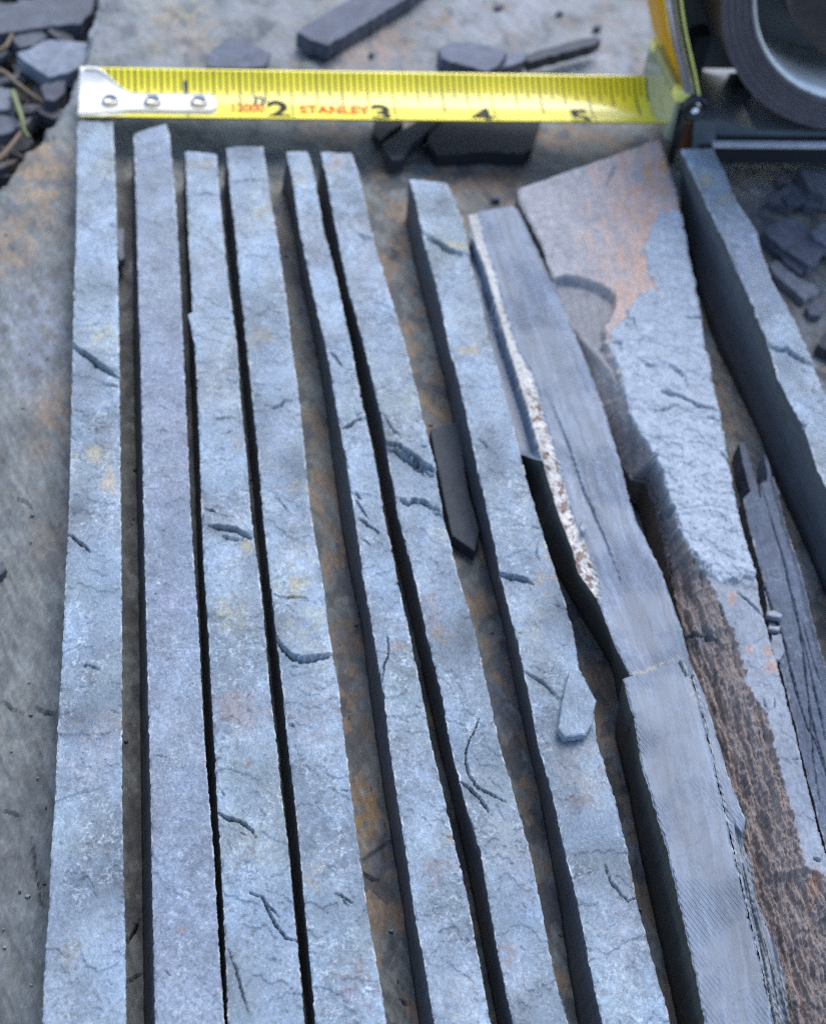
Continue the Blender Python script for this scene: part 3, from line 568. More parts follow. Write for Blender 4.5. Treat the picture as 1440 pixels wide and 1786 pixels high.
# the wide weathered piece with a brown bark-like flank
XBY = [(300, 880), (480, 955), (540, 990), (590, 1030), (640, 1068), (680, 1085), (740, 1105), (795, 1142), (830, 1157), (870, 1167), (900, 1180), (930, 1187), (965, 1205), (1000, 1232), (1020, 1246), (1060, 1262), (1100, 1280), (1150, 1297), (1190, 1305), (1215, 1320), (1240, 1340), (1290, 1352), (1340, 1365), (1400, 1380), (1470, 1400), (1508, 1408), (1530, 1450), (1700, 1520), (1960, 1600)]
CRUST = [(1152, 366), (1190, 372), (1300, 500), (1420, 1000), (1262, 1012), (1240, 1004), (1205, 966), (1187, 930), (1178, 900), (1164, 868), (1155, 830), (1135, 792), (1105, 740), (1085, 680), (1074, 640), (1058, 592), (1088, 552), (1104, 522), (1142, 506), (1130, 470), (1118, 440), (1132, 400)]
NOTCH = [(955, 486), (985, 478), (1012, 481), (1050, 495), (1076, 515), (1068, 550), (1056, 566), (1056, 600), (1072, 636), (1090, 690), (1040, 670), (1000, 600), (970, 540)]
def bark_z(px, py, u, XL, XR, sx, sy):
    ys = [q[0] for q in XBY]; xs = [q[1] for q in XBY]
    xb = np.interp(py, ys, xs)+fbm(px*0+3, py/14, 3, 6)*(1.0+5*sst(800, 900, py))
    f = np.clip((xb-px)/np.maximum(xb-XL, 6), 0, 1)*(xb > XL+2)*sst(520, 600, py)
    z = -6.0*f**1.15
    ridge = fbm((px-0.29*py)/7, py/85, 4, 24, 0.6); r2 = terrace(fbm((px-0.30*py)/13, py/90, 4, 26)*4, 0.8)
    on = sst(0.0, 0.05, f)
    z = z+on*(0.08+0.92*sst(800, 900, py))*(0.40*ridge+0.46*r2-0.5*np.clip(fbm((px-0.30*py)/5, py/60, 3, 29)-0.12, 0, 1))
    cr = poly_sd(px+fbm(px/14, py/14, 3, 8)*8, py+fbm(px/14, py/14, 3, 9)*8, CRUST)
    z = z+sst(-1.5, 2.5, cr)*(0.75+0.12*fbm(sx/2.2, sy/1.8, 4, 61, 0.65)+0.26*terrace(fbm(sx/6.5, sy/4.2, 4, 62, 0.55)*2.4, 0.93))
    n = poly_sd(px+fbm(px/14, py/14, 3, 28)*6, py, NOTCH)
    z = z-2.4*sst(-1.5, 3.5, n)*(1-0.5*sst(560, 640, py))
    lower = sst(1000, 1012, py-0.35*(px-1262)+fbm(px/12, py/12, 3, 44)*9)*(1-on)
    z = z-0.5*lower+0.2*lower*fbm(sx/2.0, sy/2.6, 4, 45)
    return z
def bark_c(c, px, py, u, XL, XR, sx, sy):
    ys = [q[0] for q in XBY]; xs = [q[1] for q in XBY]
    xb = np.interp(py, ys, xs)+fbm(px*0+3, py/14, 3, 6)*(1.0+5*sst(800, 900, py))
    on = sst(-1, 3, xb-px)*sst(540, 600, py)*(xb > XL+2)
    ridge = fbm((px-0.29*py)/5, py/80, 4, 24, 0.65)
    brown = np.array([0.200, 0.168, 0.158])*(1+0.22*ridge)[..., None]
    pk = np.clip(fbm((px-0.29*py)/14, py/120, 4, 71)*2-0.1, 0, 1)*0.6
    brown = brown+pk[..., None]*(np.array([0.31, 0.235, 0.21])-brown)
    gk = np.clip(fbm((px-0.29*py)/12, py/150, 3, 72)*2-0.3, 0, 1)*0.45
    gk = np.maximum(gk, 0.9*np.exp(-((px-1236)/26)**2-((py-1088-0.5*(px-1236))/16)**2)); gk = np.maximum(gk, 0.7*(1-sst(900, 960, py)))
    brown = brown+gk[..., None]*(np.array([0.15, 0.16, 0.175])*(1+0.5*ridge)[..., None]-brown)
    c = c+on[..., None]*(brown-c)
    cr = sst(-1, 3, poly_sd(px+fbm(px/14, py/14, 3, 8)*8, py+fbm(px/14, py/14, 3, 9)*8, CRUST))
    pink = (1-cr)*(1-on)*(1-sst(640, 700, py))
    st = fbm((px-0.2*py)/11, py/55, 4, 36, 0.6); pw = sst(980, 1120, px+st*90)
    pc = np.array([0.30, 0.30, 0.32])*(1+0.12*st+0.2*fbm(sx/3, sy/3, 4, 39))[..., None]
    pc = pc+(pw*np.clip(0.75+st*0.9, 0, 1))[..., None]*(np.array([0.44, 0.315, 0.26])-pc)
    og = np.clip(fbm(px/26, py/34, 4, 37)*2.2-0.15, 0, 1)*sst(1060, 1120, px)*(1-sst(380, 520, py))
    pc = pc+(og*0.8)[..., None]*(np.array([0.45, 0.25, 0.12])-pc)
    c = c+pink[..., None]*(pc-c)
    n = sst(-2, 5, poly_sd(px+fbm(px/14, py/14, 3, 28)*6, py, NOTCH))
    c = c+(n*0.85)[..., None]*(np.array([0.20, 0.21, 0.225])*(1+0.2*st)[..., None]-c)
    c = c+(cr*(1-on))[..., None]*(np.array([0.30, 0.35, 0.41])*(1+0.18*fbm(sx/2, sy/2, 4, 66))[..., None]-c)
    og2 = np.zeros(px.shape)
    for (x, y, rx, ry) in ((1278, 1040, 10, 14), (1340, 1132, 10, 12), (1348, 1160, 16, 15), (1308, 1130, 10, 8), (1425, 1540, 10, 40)):
        og2 = np.maximum(og2, np.exp(-((px-x)/rx)**2-((py-y)/ry)**2))
    og2 = np.clip(og2*1.6*(0.7+fbm(px/7, py/7, 3, 38))-0.25, 0, 0.9)
    return c+og2[..., None]*0.75*(np.array([0.38, 0.22, 0.145])-c)
strip('wide weathered slate piece with pinkish far end, pale crust and brown bark-like flank',
      [(903, 330), (904, 350), (913, 368), (925, 388), (945, 425), (963, 485), (984, 540), (1000, 580), (1030, 650), (1060, 705), (1098, 772), (1116, 800), (1138, 802), (1150, 830), (1163, 880), (1175, 920), (1190, 980), (1205, 1040), (1217, 1090), (1224, 1150), (1246, 1200), (1259, 1250), (1271, 1300), (1289, 1350), (1304.6, 1400), (1316, 1450), (1329, 1500), (1347, 1550), (1362, 1600), (1380, 1650), (1390, 1700), (1408, 1786)],
      [(1150, 241), (1165, 285), (1182, 340), (1188, 380), (1197, 430), (1211, 500), (1222, 560), (1228, 610), (1236, 626), (1240, 660), (1252, 720), (1262, 770), (1276, 850), (1290, 920), (1315, 1000), (1330, 1060), (1346, 1120), (1370, 1200), (1394, 1300), (1419, 1400), (1440, 1480), (1480, 1600), (1540, 1786)], 13.0,
      feats=[('crack', [(1190, 556), (1225, 558)], 4, 0.8), ('crack', [(1152, 683), (1180, 692), (1215, 715), (1252, 724)], 6, 1.1), ('crack', [(1230, 732), (1254, 738)], 6, 1.0), ('crack', [(1140, 720), (1165, 718), (1185, 712)], 4, 0.6), ('crack', [(1106, 625), (1125, 640), (1145, 642)], 5, 0.6), ('crack', [(1165, 640), (1185, 652), (1200, 680)], 4, 0.6),
             ('crack', [(1105, 714), (1125, 722)], 4, 0.6), ('crack', [(1085, 556), (1105, 562), (1110, 580)], 4, 0.6), ('crack', [(1060, 600), (1082, 600), (1086, 618)], 4, 0.5), ('crack', [(1150, 772), (1140, 780)], 4, 0.5), ('crack', [(1192, 816), (1208, 811)], 5, 0.7), ('crack', [(1256, 790), (1270, 810), (1276, 826)], 4, 0.9),
             ('crack', [(1130, 530), (1150, 532)], 4, 0.5), ('crack', [(1196, 908), (1208, 920)], 4, 0.4), ('crack', [(1250, 895), (1266, 912)], 5, 0.4), ('crack', [(1285, 1030), (1305, 1045), (1330, 1070)], 4, 0.7), ('crack', [(1335, 1215), (1340, 1235)], 6, 0.7), ('crack', [(1354, 1212), (1354, 1232)], 4, 0.6),
             ('crack', [(1215, 1075), (1240, 1090), (1258, 1104)], 6, 1.2), ('crack', [(1075, 286), (1055, 325)], 4, 0.4), ('crack', [(965, 430), (962, 460)], 6, 0.6), ('crack', [(1385, 1320), (1394, 1321)], 4, 0.7), ('crack', [(1420, 1494), (1432, 1500)], 10, 1.0)],
      base=np.array([0.22, 0.25, 0.30]), seed=9, nc=120, mats=[M_BARK, M_SIDE], relief=0.8, variation=0.6, rim=0.5, zmod=bark_z, cmod=bark_c, group=None, name='slate_slice', cat='slate piece', inset=1.5, side_col=(0.13, 0.10, 0.085))

# the split blue-grey piece lying low between the two big ones
def split_z(px, py, u, XL, XR, sx, sy):
    return -1.6*sst(0.75, 1.0, u)-0.14*terrace(fbm((px-0.3*py)/16, py/150, 3, 6)*2.5, 0.85)
strip('low blue-grey slate piece split lengthwise by thin black cracks, right of the bark-like flank',
      [(1297, 868), (1299, 880), (1305, 915), (1313, 950), (1322, 985), (1330, 1010), (1336, 1050), (1342, 1100), (1362, 1170), (1378, 1230), (1396, 1310), (1424, 1420), (1450, 1520), (1500, 1700)],
      [(1354, 822), (1361, 850), (1368, 876), (1374, 900), (1390, 950), (1405, 1000), (1418, 1050), (1431, 1100), (1452, 1180), (1480, 1290), (1530, 1450), (1600, 1700)], 7.5,
      feats=[('slit', [(1328, 850), (1345, 905), (1360, 955), (1376, 1018), (1390, 1075), (1400, 1145), (1412, 1240), (1436, 1330), (1450, 1400)], 4.0, 2.5), ('slit', [(1312, 960), (1330, 1015), (1350, 1075), (1366, 1120), (1380, 1175), (1394, 1225), (1406, 1268), (1420, 1290), (1440, 1350)], 5.6, 3.0),
             ('slit', [(1380, 1050), (1400, 1120), (1416, 1190), (1440, 1290)], 2.8, 1.6), ('slit', [(1400, 1090), (1420, 1160), (1440, 1215)], 2.4, 1.2), ('slit', [(1314, 790), (1320, 830), (1326, 868)], 9.6, 3.0), ('slit', [(1306, 775), (1312, 800)], 5.6, 2.0), ('slit', [(1330, 800), (1336, 840)], 5.6, 2.0), ('slit', [(1412, 1240), (1418, 1330), (1430, 1400)], 2.4, 1.0)],
      base=np.array([0.085, 0.110, 0.160]), seed=10, nc=70, mats=[M_CHIP, M_SIDE], relief=0.5, variation=0.4, zmod=split_z, group=None, name='slate_splinter', cat='slate piece', rim=0.5)

strip('tall thick slate strip at the right edge, its broad dark sawn side facing left',
      [(1188, 258), (1201, 290), (1215, 320), (1240, 370), (1265, 420), (1295, 490), (1316, 540), (1338, 600), (1355, 650), (1377.5, 700), (1400, 740), (1408, 760), (1419, 800), (1440, 848), (1475, 930), (1520, 1030)],
      [(1243, 258), (1263, 300), (1276, 332), (1292, 360), (1318, 398), (1330, 440), (1343, 480), (1364, 520), (1385.5, 560), (1403.5, 600), (1417, 630), (1440, 690), (1500, 830), (1580, 1000)], 17.0,
      BL=[(1170, 290), (1178, 330), (1190, 390), (1200, 450), (1215, 510), (1230, 555), (1251, 610), (1272, 650), (1290, 690), (1310, 732), (1331, 780), (1350, 830), (1370, 880), (1402, 950), (1440, 1040), (1480, 1140), (1520, 1240)],
      feats=[('step', [(1332, 596), (1345, 604), (1360, 611), (1370, 610), (1385, 620), (1402, 626), (1425, 640)], 0.9, 50, 1), ('crack', [(1338, 598), (1346, 606), (1360, 612), (1372, 610), (1385, 621), (1402, 628), (1418, 636)], 5, 1.5), ('crack', [(1395, 640), (1408, 647), (1422, 648)], 4, 0.8), ('crack', [(1420, 700), (1440, 696)], 4, 0.7), ('crack', [(1398, 742), (1406, 742)], 8, 1.4)],
      blobs=[(1225, 310, 26, 16, (0.40, 0.35, 0.22), 0.7), (1262, 345, 18, 12, (0.36, 0.30, 0.22), 0.5), (1290, 395, 40, 16, (0.20, 0.20, 0.22), 0.6), (1222, 275, 26, 10, (0.30, 0.25, 0.2), 0.5), (1310, 460, 40, 60, (0.28, 0.31, 0.42), 0.6)],
      seed=11, ye=1240, nc=44, side_col=(0.095, 0.105, 0.118))

# ------------------------------------------------------------------ loose flakes and chips
def chip(name, label, pts, ztop, thick, cat='slate chip', group=None, base=(0.17, 0.185, 0.215), seed=1, tilt=(0, 0), jag=1.0, mats=None, step=5.0):
    """a flat broken piece: outline in photograph pixels, top at height ztop (mm), layered broken sides"""
    pts = [np.array(p, float) for p in pts]; D = []
    for a, b in zip(pts, pts[1:]+pts[:1]):
        k = max(1, int(np.hypot(*(b-a))/step))
        for i in range(k): D.append(a+(b-a)*i/k)
    D = np.array(D); n = len(D); i = np.arange(n)
    D[:, 0] += fbm(i/3.0, i*0+seed, 3, seed)*jag*2; D[:, 1] += fbm(i/3.0, i*0+seed+7, 3, seed+1)*jag*2
    W = un(D[:, 0], D[:, 1], ztop)
    if sum(W[k, 0]*W[(k+1) % n, 1]-W[(k+1) % n, 0]*W[k, 1] for k in range(n)) < 0: W = W[::-1]
    c = W[:, :2].mean(0)
    def ring(scale_mm, z, nz=0.0):
        r = W.copy(); d = c-r[:, :2]; L = np.linalg.norm(d, axis=1)[:, None]
        r[:, :2] += d/L*np.minimum(scale_mm+np.abs(fbm(i/2.5, i*0+z, 3, seed+9))[:, None]*nz, L*0.6); r[:, 2] = z
        return r
    lay = [ring(0, ztop-thick, 0.3), ring(0.1, ztop-thick*0.66, 0.35), ring(-0.05, ztop-thick*0.62, 0.2), ring(0.05, ztop-thick*0.3, 0.35), ring(0, ztop-0.18, 0.1), ring(0.22, ztop, 0.15)]
    # interior rings so that the top carries some relief
    for f in (0.25, 0.5, 0.75):
        r = ring(0.22, ztop); r[:, :2] = r[:, :2]*(1-f)+c*f
        r[:, 2] += 0.05*fbm(r[:, 0]/9, r[:, 1]/9, 2, seed+5); lay.append(r)
    V = np.concatenate(lay+[np.array([[c[0], c[1], ztop]])])
    V[:, 2] += (V[:, 0]-c[0])*tilt[0]+(V[:, 1]-c[1])*tilt[1]
    Q = []
    for k in range(len(lay)-1):
        for j in range(n):
            j2 = (j+1) % n; Q.append((k*n+j, k*n+j2, (k+1)*n+j2, (k+1)*n+j))
    top = (len(lay)-1)*n; cen = len(V)-1
    ng = [[top+j, top+(j+1) % n, cen] for j in range(n)]+[list(range(n))[::-1]]
    col = np.empty((len(V), 3)); col[:] = base
    col *= (1+0.3*fbm(V[:, 0]/4, V[:, 1]/4, 3, seed+2))[:, None]
    o = new_mesh(name, V, Q, ng, mats or [M_CHIP], np.clip(col, 0.01, 0.9), smooth=False)
    tag(o, label, cat, group); return o

DK = (0.085, 0.095, 0.115); MID = (0.15, 0.165, 0.20); LT = (0.28, 0.31, 0.36)
chip('slate_flake', 'pale loose flake lying on a slate strip left of the quartz-seamed stick', [(994, 1165), (1012, 1173), (1028, 1200), (1040, 1222), (1036, 1246), (1033, 1264), (1022, 1281), (1000, 1283), (986, 1286), (973, 1270), (979, 1235), (986, 1195)], 12.4, 1.5, 'slate flake', base=(0.19, 0.24, 0.295), seed=3, mats=[M_TOP])
chip('slate_sliver', 'dark grey slate sliver lying in the rusty gap between two pale strips', [(750, 748), (800, 734), (808, 800), (818, 862), (836, 926), (828, 962), (788, 934), (776, 880), (762, 812)], 2.8, 2.4, 'slate sliver', base=(0.036, 0.045, 0.060), seed=5, jag=0.5)
chip('slate_sliver', 'tiny grey splinter against the right side of the leftmost strip', [(202, 396), (216, 397), (217, 448), (208, 455), (203, 440)], 5.0, 2.2, 'slate sliver', base=MID, seed=6, step=9)
chip('slate_flake', 'small pointed flake standing beside the rusty quartz seam', [(1011, 922), (1017, 900), (1021, 897), (1023, 920), (1018, 928)], 13.2, 0.8, 'slate flake', base=LT, seed=7, step=4, jag=0.5)
chip('slate_sliver', 'upper dark spike of split slate above the low split piece', [(1288, 772), (1298, 770), (1306, 796), (1318, 836), (1330, 872), (1334, 896), (1318, 886), (1306, 850), (1296, 812)], 5.0, 4.4, 'slate sliver', base=(0.075, 0.095, 0.135), seed=61, jag=0.8)
chip('slate_sliver', 'lower pale-edged spike of split slate beside the tall thick strip', [(1332, 790), (1338, 800), (1348, 836), (1360, 862), (1352, 872), (1340, 846)], 6.0, 5.0, 'slate sliver', base=(0.13, 0.155, 0.205), seed=62, jag=0.6)
G2 = 'crumbs of slate in the gap beside the split piece'
chip('slate_crumb', 'largest crumb bridging the gap beside the split blue-grey piece', [(1337, 1066), (1350, 1063), (1366, 1072), (1361, 1078), (1337, 1073)], 8.9, 1.2, 'slate crumb', G2, LT, 8, step=4, jag=0.6)
chip('slate_crumb', 'thin crumb just below the largest crumb beside the split piece', [(1339, 1092), (1362, 1091), (1360, 1099), (1341, 1098)], 8.6, 1.0, 'slate crumb', G2, LT, 9, step=4, jag=0.6)
chip('slate_crumb', 'notched flat crumb, lowest of three beside the split piece', [(1346, 1107), (1362, 1105), (1369, 1135), (1361, 1152), (1350, 1150), (1344, 1128)], 8.2, 1.0, 'slate crumb', G2, (0.22, 0.25, 0.30), 10, step=4, jag=0.8)
chip('slate_crumb', 'small black crumb on the flagstone at the left edge', [(-14, 984), (4, 978), (12, 990), (2, 1003), (-14, 1006)], 1.8, 2.2, 'slate crumb', None, DK, 11, step=5)
# behind the tape
chip('slate_bar', 'long dark slate bar lying beyond the tape at the top edge', [(517, 55), (528, 46), (556, 28), (640, -20), (668, -60), (778, -60), (720, -10), (650, 32), (600, 62), (572, 78), (545, 70)], 5.0, 4.2, 'slate bar', base=(0.085, 0.095, 0.125), seed=12)
chip('slate_chip', 'flat grey chip beyond the tape above its two-inch mark', [(362, 96), (374, 80), (398, 62), (428, 68), (452, 82), (472, 92), (462, 114), (440, 118), (390, 118), (360, 116)], 2.6, 2.0, base=(0.095, 0.108, 0.14), seed=13)
chip('slate_chip', 'thick blue-grey chip reflected in the tape at four inches', [(764, 82), (790, 74), (818, 72), (850, 78), (884, 90), (876, 104), (866, 116), (850, 124), (812, 114), (770, 102)], 11.0, 5.5, base=(0.105, 0.12, 0.16), seed=14)
chip('slate_chip', 'small square chip between the thick chip and the thin splinter', [(880, 92), (896, 86), (913, 90), (916, 104), (898, 112), (872, 118)], 8.0, 4.0, base=(0.13, 0.145, 0.19), seed=15)
chip('slate_splinter', 'thin pointed slate splinter beyond the tape near five inches', [(912, 96), (950, 84), (1000, 70), (1040, 62), (1048, 68), (1040, 76), (996, 88), (950, 100), (922, 108)], 6.0, 3.0, 'splinter', base=(0.05, 0.056, 0.07), seed=16)
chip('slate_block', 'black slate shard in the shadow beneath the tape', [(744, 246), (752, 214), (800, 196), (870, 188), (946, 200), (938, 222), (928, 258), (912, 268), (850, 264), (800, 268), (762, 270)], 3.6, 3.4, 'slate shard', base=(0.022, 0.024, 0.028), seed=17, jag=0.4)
chip('slate_bar', 'dark slate bar poking out from under the tape below the three-inch mark', [(672, 264), (666, 250), (700, 226), (752, 196), (776, 204), (742, 230), (716, 252), (704, 276), (684, 280)], 4.2, 3.4, 'slate bar', base=(0.035, 0.038, 0.046), seed=18, jag=0.5)
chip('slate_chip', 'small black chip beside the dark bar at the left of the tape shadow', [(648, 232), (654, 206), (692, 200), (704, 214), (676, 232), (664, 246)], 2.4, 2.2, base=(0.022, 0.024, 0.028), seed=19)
for k, (x, y, r, lb) in enumerate([(648, 92, 5, 'tiny dark crumb on the flagstone between the long bar and the tape'), (868, 8, 9, 'small dark crumb beyond the tape at the top edge, left of its partner'), (974, 20, 7, 'small dark crumb beyond the tape at the top edge, right of its partner'), (1042, 44, 8, 'grey crumb just beyond the tip of the thin splinter'), (867, 343, 8, 'dark crumb on the flagstone above the quartz-seamed stick')]):
    a = np.linspace(0, 2*np.pi, 7)[:-1]
    chip('slate_crumb', lb, [(x+r*math.cos(q)*(1+0.3*math.sin(5*q+k)), y+r*0.55*math.sin(q)) for q in a], 1.4, 1.4, 'slate crumb', 'scattered crumbs on the flagstone', DK, 30+k, step=6, jag=0.6)
# rubble on the right
G3 = 'broken chips right of the tall strip'
chip('slate_chip', 'notched dark chip just below the tape case', [(1338, 348), (1352, 336), (1380, 318), (1408, 330), (1434, 344), (1429, 360), (1408, 358), (1392, 350), (1376, 362), (1356, 354)], 3.0, 2.6, group=G3, base=(0.10, 0.11, 0.135), seed=41)
chip('slate_chip', 'dark chip at the right edge in the shadow of the tape case', [(1390, 292), (1420, 284), (1470, 286), (1480, 336), (1440, 342), (1412, 330)], 5.5, 4.6, group=G3, base=(0.10, 0.11, 0.13), seed=42)
chip('slate_chip', 'largest dark oblong chip right of the tall strip', [(1333, 398), (1352, 386), (1376, 380), (1400, 390), (1424, 408), (1438, 430), (1432, 446), (1413, 464), (1376, 440), (1337, 410)], 3.8, 3.2, group=G3, base=(0.115, 0.12, 0.15), seed=43)
chip('slate_chip', 'narrow pale chip under the largest oblong chip', [(1340, 462), (1352, 452), (1372, 468), (1400, 490), (1420, 496), (1430, 506), (1402, 522), (1376, 500), (1348, 476)], 2.4, 2.0, group=G3, base=(0.19, 0.20, 0.225), seed=44)
chip('slate_chip', 'dark chip at the right edge touching the largest oblong chip', [(1412, 404), (1432, 390), (1480, 380), (1490, 430), (1446, 428), (1424, 420)], 5.0, 3.0, group=G3, base=(0.13, 0.145, 0.18), seed=45)
chip('slate_chip', 'black chip at the right edge below the other broken chips', [(1424, 600), (1436, 582), (1480, 560), (1490, 612), (1450, 614)], 3.0, 2.6, group=G3, base=(0.05, 0.055, 0.065), seed=46)
chip('slate_chip', 'small squarish dark chip between the tape case and the notched chip', [(1352, 306), (1364, 298), (1378, 306), (1374, 318), (1358, 318)], 2.6, 2.4, group=G3, base=(0.14, 0.135, 0.16), seed=47, step=4)
chip('slate_chip', 'small flat shard overlapping the notched dark chip', [(1366, 340), (1386, 332), (1404, 346), (1392, 356), (1372, 354)], 4.2, 1.4, group=G3, base=(0.07, 0.078, 0.1), seed=48, step=6)
chip('slate_chip', 'thin shard tucked between the oblong chip and the pale chip', [(1352, 428), (1372, 436), (1404, 468), (1396, 478), (1366, 454)], 2.2, 1.2, group=G3, base=(0.09, 0.1, 0.125), seed=49, step=6)
chip('slate_chip', 'lone angular shard below the pale chip at the right', [(1404, 534), (1424, 526), (1440, 536), (1432, 550), (1412, 548)], 2.0, 1.6, group=G3, base=(0.12, 0.13, 0.155), seed=50, step=6)
# rubble on the left
G4 = 'broken stones on the dark ground beyond the flagstone'
chip('flat_stone', 'flat blue-grey stone on the dark ground left of the tape hook', [(28, 92), (52, 84), (78, 68), (112, 70), (152, 73), (158, 92), (146, 112), (118, 126), (86, 134), (58, 116), (40, 104)], -5.0, 4.0, 'stone', G4, (0.18, 0.205, 0.25), 51)
chip('flat_stone', 'grey stone half out of frame at the left edge, below the twigs', [(-60, 156), (-10, 150), (16, 154), (24, 172), (18, 190), (-10, 192), (-60, 196)], -6.0, 5.0, 'stone', G4, (0.13, 0.145, 0.17), 52)
chip('flat_stone', 'dark stone at the left edge beneath the grey one', [(-60, 204), (-6, 198), (28, 204), (34, 220), (16, 232), (-20, 236), (-60, 238)], -7.0, 5.0, 'stone', G4, (0.10, 0.11, 0.135), 53)
chip('flat_stone', 'broad dark slab of slate in the far left corner', [(-60, 20), (10, 6), (80, -8), (130, -30), (168, -20), (160, 20), (140, 40), (96, 44), (40, 52), (-20, 60), (-60, 58)], -7.0, 6.0, 'stone', G4, (0.085, 0.095, 0.115), 54)
chip('flat_stone', 'small dark stone just left of the flat blue-grey one\'s far side', [(20, 66), (44, 54), (70, 52), (84, 62), (60, 78), (34, 82)], -8.0, 4.0, 'stone', G4, (0.09, 0.10, 0.12), 55)
chip('flat_stone', 'knobbly dark stone between the flat blue-grey stone and the flagstone edge', [(70, 150), (92, 138), (116, 140), (112, 160), (96, 176), (78, 172)], -6.5, 6.0, 'stone', G4, (0.075, 0.08, 0.10), 56)

def rubble():
    rnd = random.Random(4); V = []; Q = []; NG = []; Cc = []
    for k in range(620):
        x, y = rnd.uniform(-120, 210), rnd.uniform(-120, 380)
        if poly_in(np.array([x-12.0]), np.array([y]), SLAB)[0]: continue
        p = un(x, y, -14.5); r = rnd.choice([0.8, 1.2, 1.6, 2.4, 3.6])*rnd.uniform(0.7, 1.3); n = rnd.choice([5, 6, 7]); b = len(V)
        a0 = rnd.random()*6; tx, ty = rnd.uniform(-.5, .5), rnd.uniform(-.5, .5); h = r*rnd.uniform(0.25, 0.7); zz = rnd.uniform(0, 4)
        pr = [(rnd.uniform(0.6, 1.2)*r*math.cos(a0+6.283*i/n)*1.3, rnd.uniform(0.6, 1.2)*r*math.sin(a0+6.283*i/n)) for i in range(n)]
        g = rnd.uniform(0.03, 0.11); cc = (g, g*1.04, g*1.15) if rnd.random() < 0.8 else (g*1.2, g*0.95, g*0.75)
        for z in (-h, h):
            for (u, v) in pr: V.append((p[0]+u, p[1]+v, p[2]+zz+z+u*tx+v*ty)); Cc.append(cc)
        for i in range(n):
            j = (i+1) % n; Q.append((b+i, b+j, b+n+j, b+n+i))
        NG.append(list(range(b+n, b+2*n))); NG.append(list(range(b, b+n))[::-1])
    o = new_mesh('slate_rubble', V, Q, NG, [M_CHIP], np.array(Cc), smooth=False)
    tag(o, 'crumbled dark slate rubble covering the ground beyond the flagstone', 'rubble', kind='stuff')
rubble()

def grit():
    rnd = random.Random(9); V = []; Q = []; NG = []; Cc = []
    for k in range(420):
        x, y = rnd.uniform(-60, 1480), rnd.uniform(0, 1800)
        if not poly_in(np.array([x+10.0]), np.array([y]), SLAB)[0]: continue
        p = un(x, y, 0.25); r = rnd.choice([0.12, 0.16, 0.22, 0.3])*rnd.uniform(0.7, 1.3); n = rnd.choice([4, 5, 6]); b = len(V); a0 = rnd.random()*6
        pr = [(rnd.uniform(0.5, 1.2)*r*math.cos(a0+6.283*i/n)*1.5, rnd.uniform(0.5, 1.2)*r*math.sin(a0+6.283*i/n)) for i in range(n)]
        g = rnd.uniform(0.07, 0.26); tx = rnd.uniform(-.4, .4)
        for z in (-0.25, r*0.5):
            for (u, v) in pr: V.append((p[0]+u, p[1]+v, p[2]+z+u*tx)); Cc.append((g, g*1.05, g*1.15))
        for i in range(n):
            j = (i+1) % n; Q.append((b+i, b+j, b+n+j, b+n+i))
        NG.append(list(range(b+n, b+2*n))); NG.append(list(range(b, b+n))[::-1])
    o = new_mesh('slate_grit', V, Q, NG, [M_CHIP], np.array(Cc), smooth=False)
    tag(o, 'fine slate grit and dust crumbs scattered over the flagstone', 'grit', kind='stuff')
grit()

def tube(name, pts, r, mt, parent=None, taper=0.4, nseg=7):
    P = np.array(pts, float); t = np.linspace(0, len(P)-1, (len(P)-1)*6+1)
    def cr(t):
        i = np.clip(np.floor(t).astype(int), 0, len(P)-2); f = (t-i)[:, None]
        p0, p1, p2, p3 = P[np.clip(i-1, 0, len(P)-1)], P[i], P[i+1], P[np.clip(i+2, 0, len(P)-1)]
        return 0.5*(2*p1+(p2-p0)*f+(2*p0-5*p1+4*p2-p3)*f*f+(3*p1-p0-3*p2+p3)*f**3)
    C = cr(t); n = len(C); T_ = np.gradient(C, axis=0); T_ /= np.linalg.norm(T_, axis=1)[:, None]
    up = np.array([0.13, 0.21, 1.0]); A_ = np.cross(T_, up); A_ /= np.linalg.norm(A_, axis=1)[:, None]; B_ = np.cross(A_, T_)
    rr = r*(1-(1-taper)*np.linspace(0, 1, n))*(1+0.12*perlin(np.arange(n)/2.0, np.zeros(n), 3)); a = np.linspace(0, 2*np.pi, nseg, endpoint=False)
    V = C[:, None]+rr[:, None, None]*(np.cos(a)[None, :, None]*A_[:, None]+np.sin(a)[None, :, None]*B_[:, None])
    Q = [(i*nseg+j, i*nseg+(j+1) % nseg, (i+1)*nseg+(j+1) % nseg, (i+1)*nseg+j) for i in range(n-1) for j in range(nseg)]
    return new_mesh(name, V.reshape(-1, 3), Q, [list(range(nseg))[::-1], [(n-1)*nseg+j for j in range(nseg)]], [mt], parent=parent)
def plain(name, colr, rough, metal=0.0, spec=0.5, coat=0.0, nscale=None, nb=0.0):
    m, nt, b = mat(name); b.inputs['Roughness'].default_value = rough; b.inputs['Metallic'].default_value = metal
    b.inputs['Specular IOR Level'].default_value = spec; b.inputs['Coat Weight'].default_value = coat; b.inputs['Coat Roughness'].default_value = 0.08
    sc = nscale or 300
    n = pos_noise(nt, sc, 6, 0.65)
    r = ramp(nt, n, [(0.3, tuple(0.82*c for c in colr)), (0.7, tuple(min(1, 1.15*c) for c in colr))]); nt.links.new(r.outputs[0], b.inputs['Base Color'])
    if nb: bump(nt, b, pos_noise(nt, sc*2, 5, 0.6), nb, 0.6)
    return m
M_TWIG = plain('dry_twig', (0.16, 0.115, 0.075), 0.8, nscale=500, nb=0.0003)
M_GRASS = plain('withered_grass', (0.16, 0.18, 0.07), 0.6)
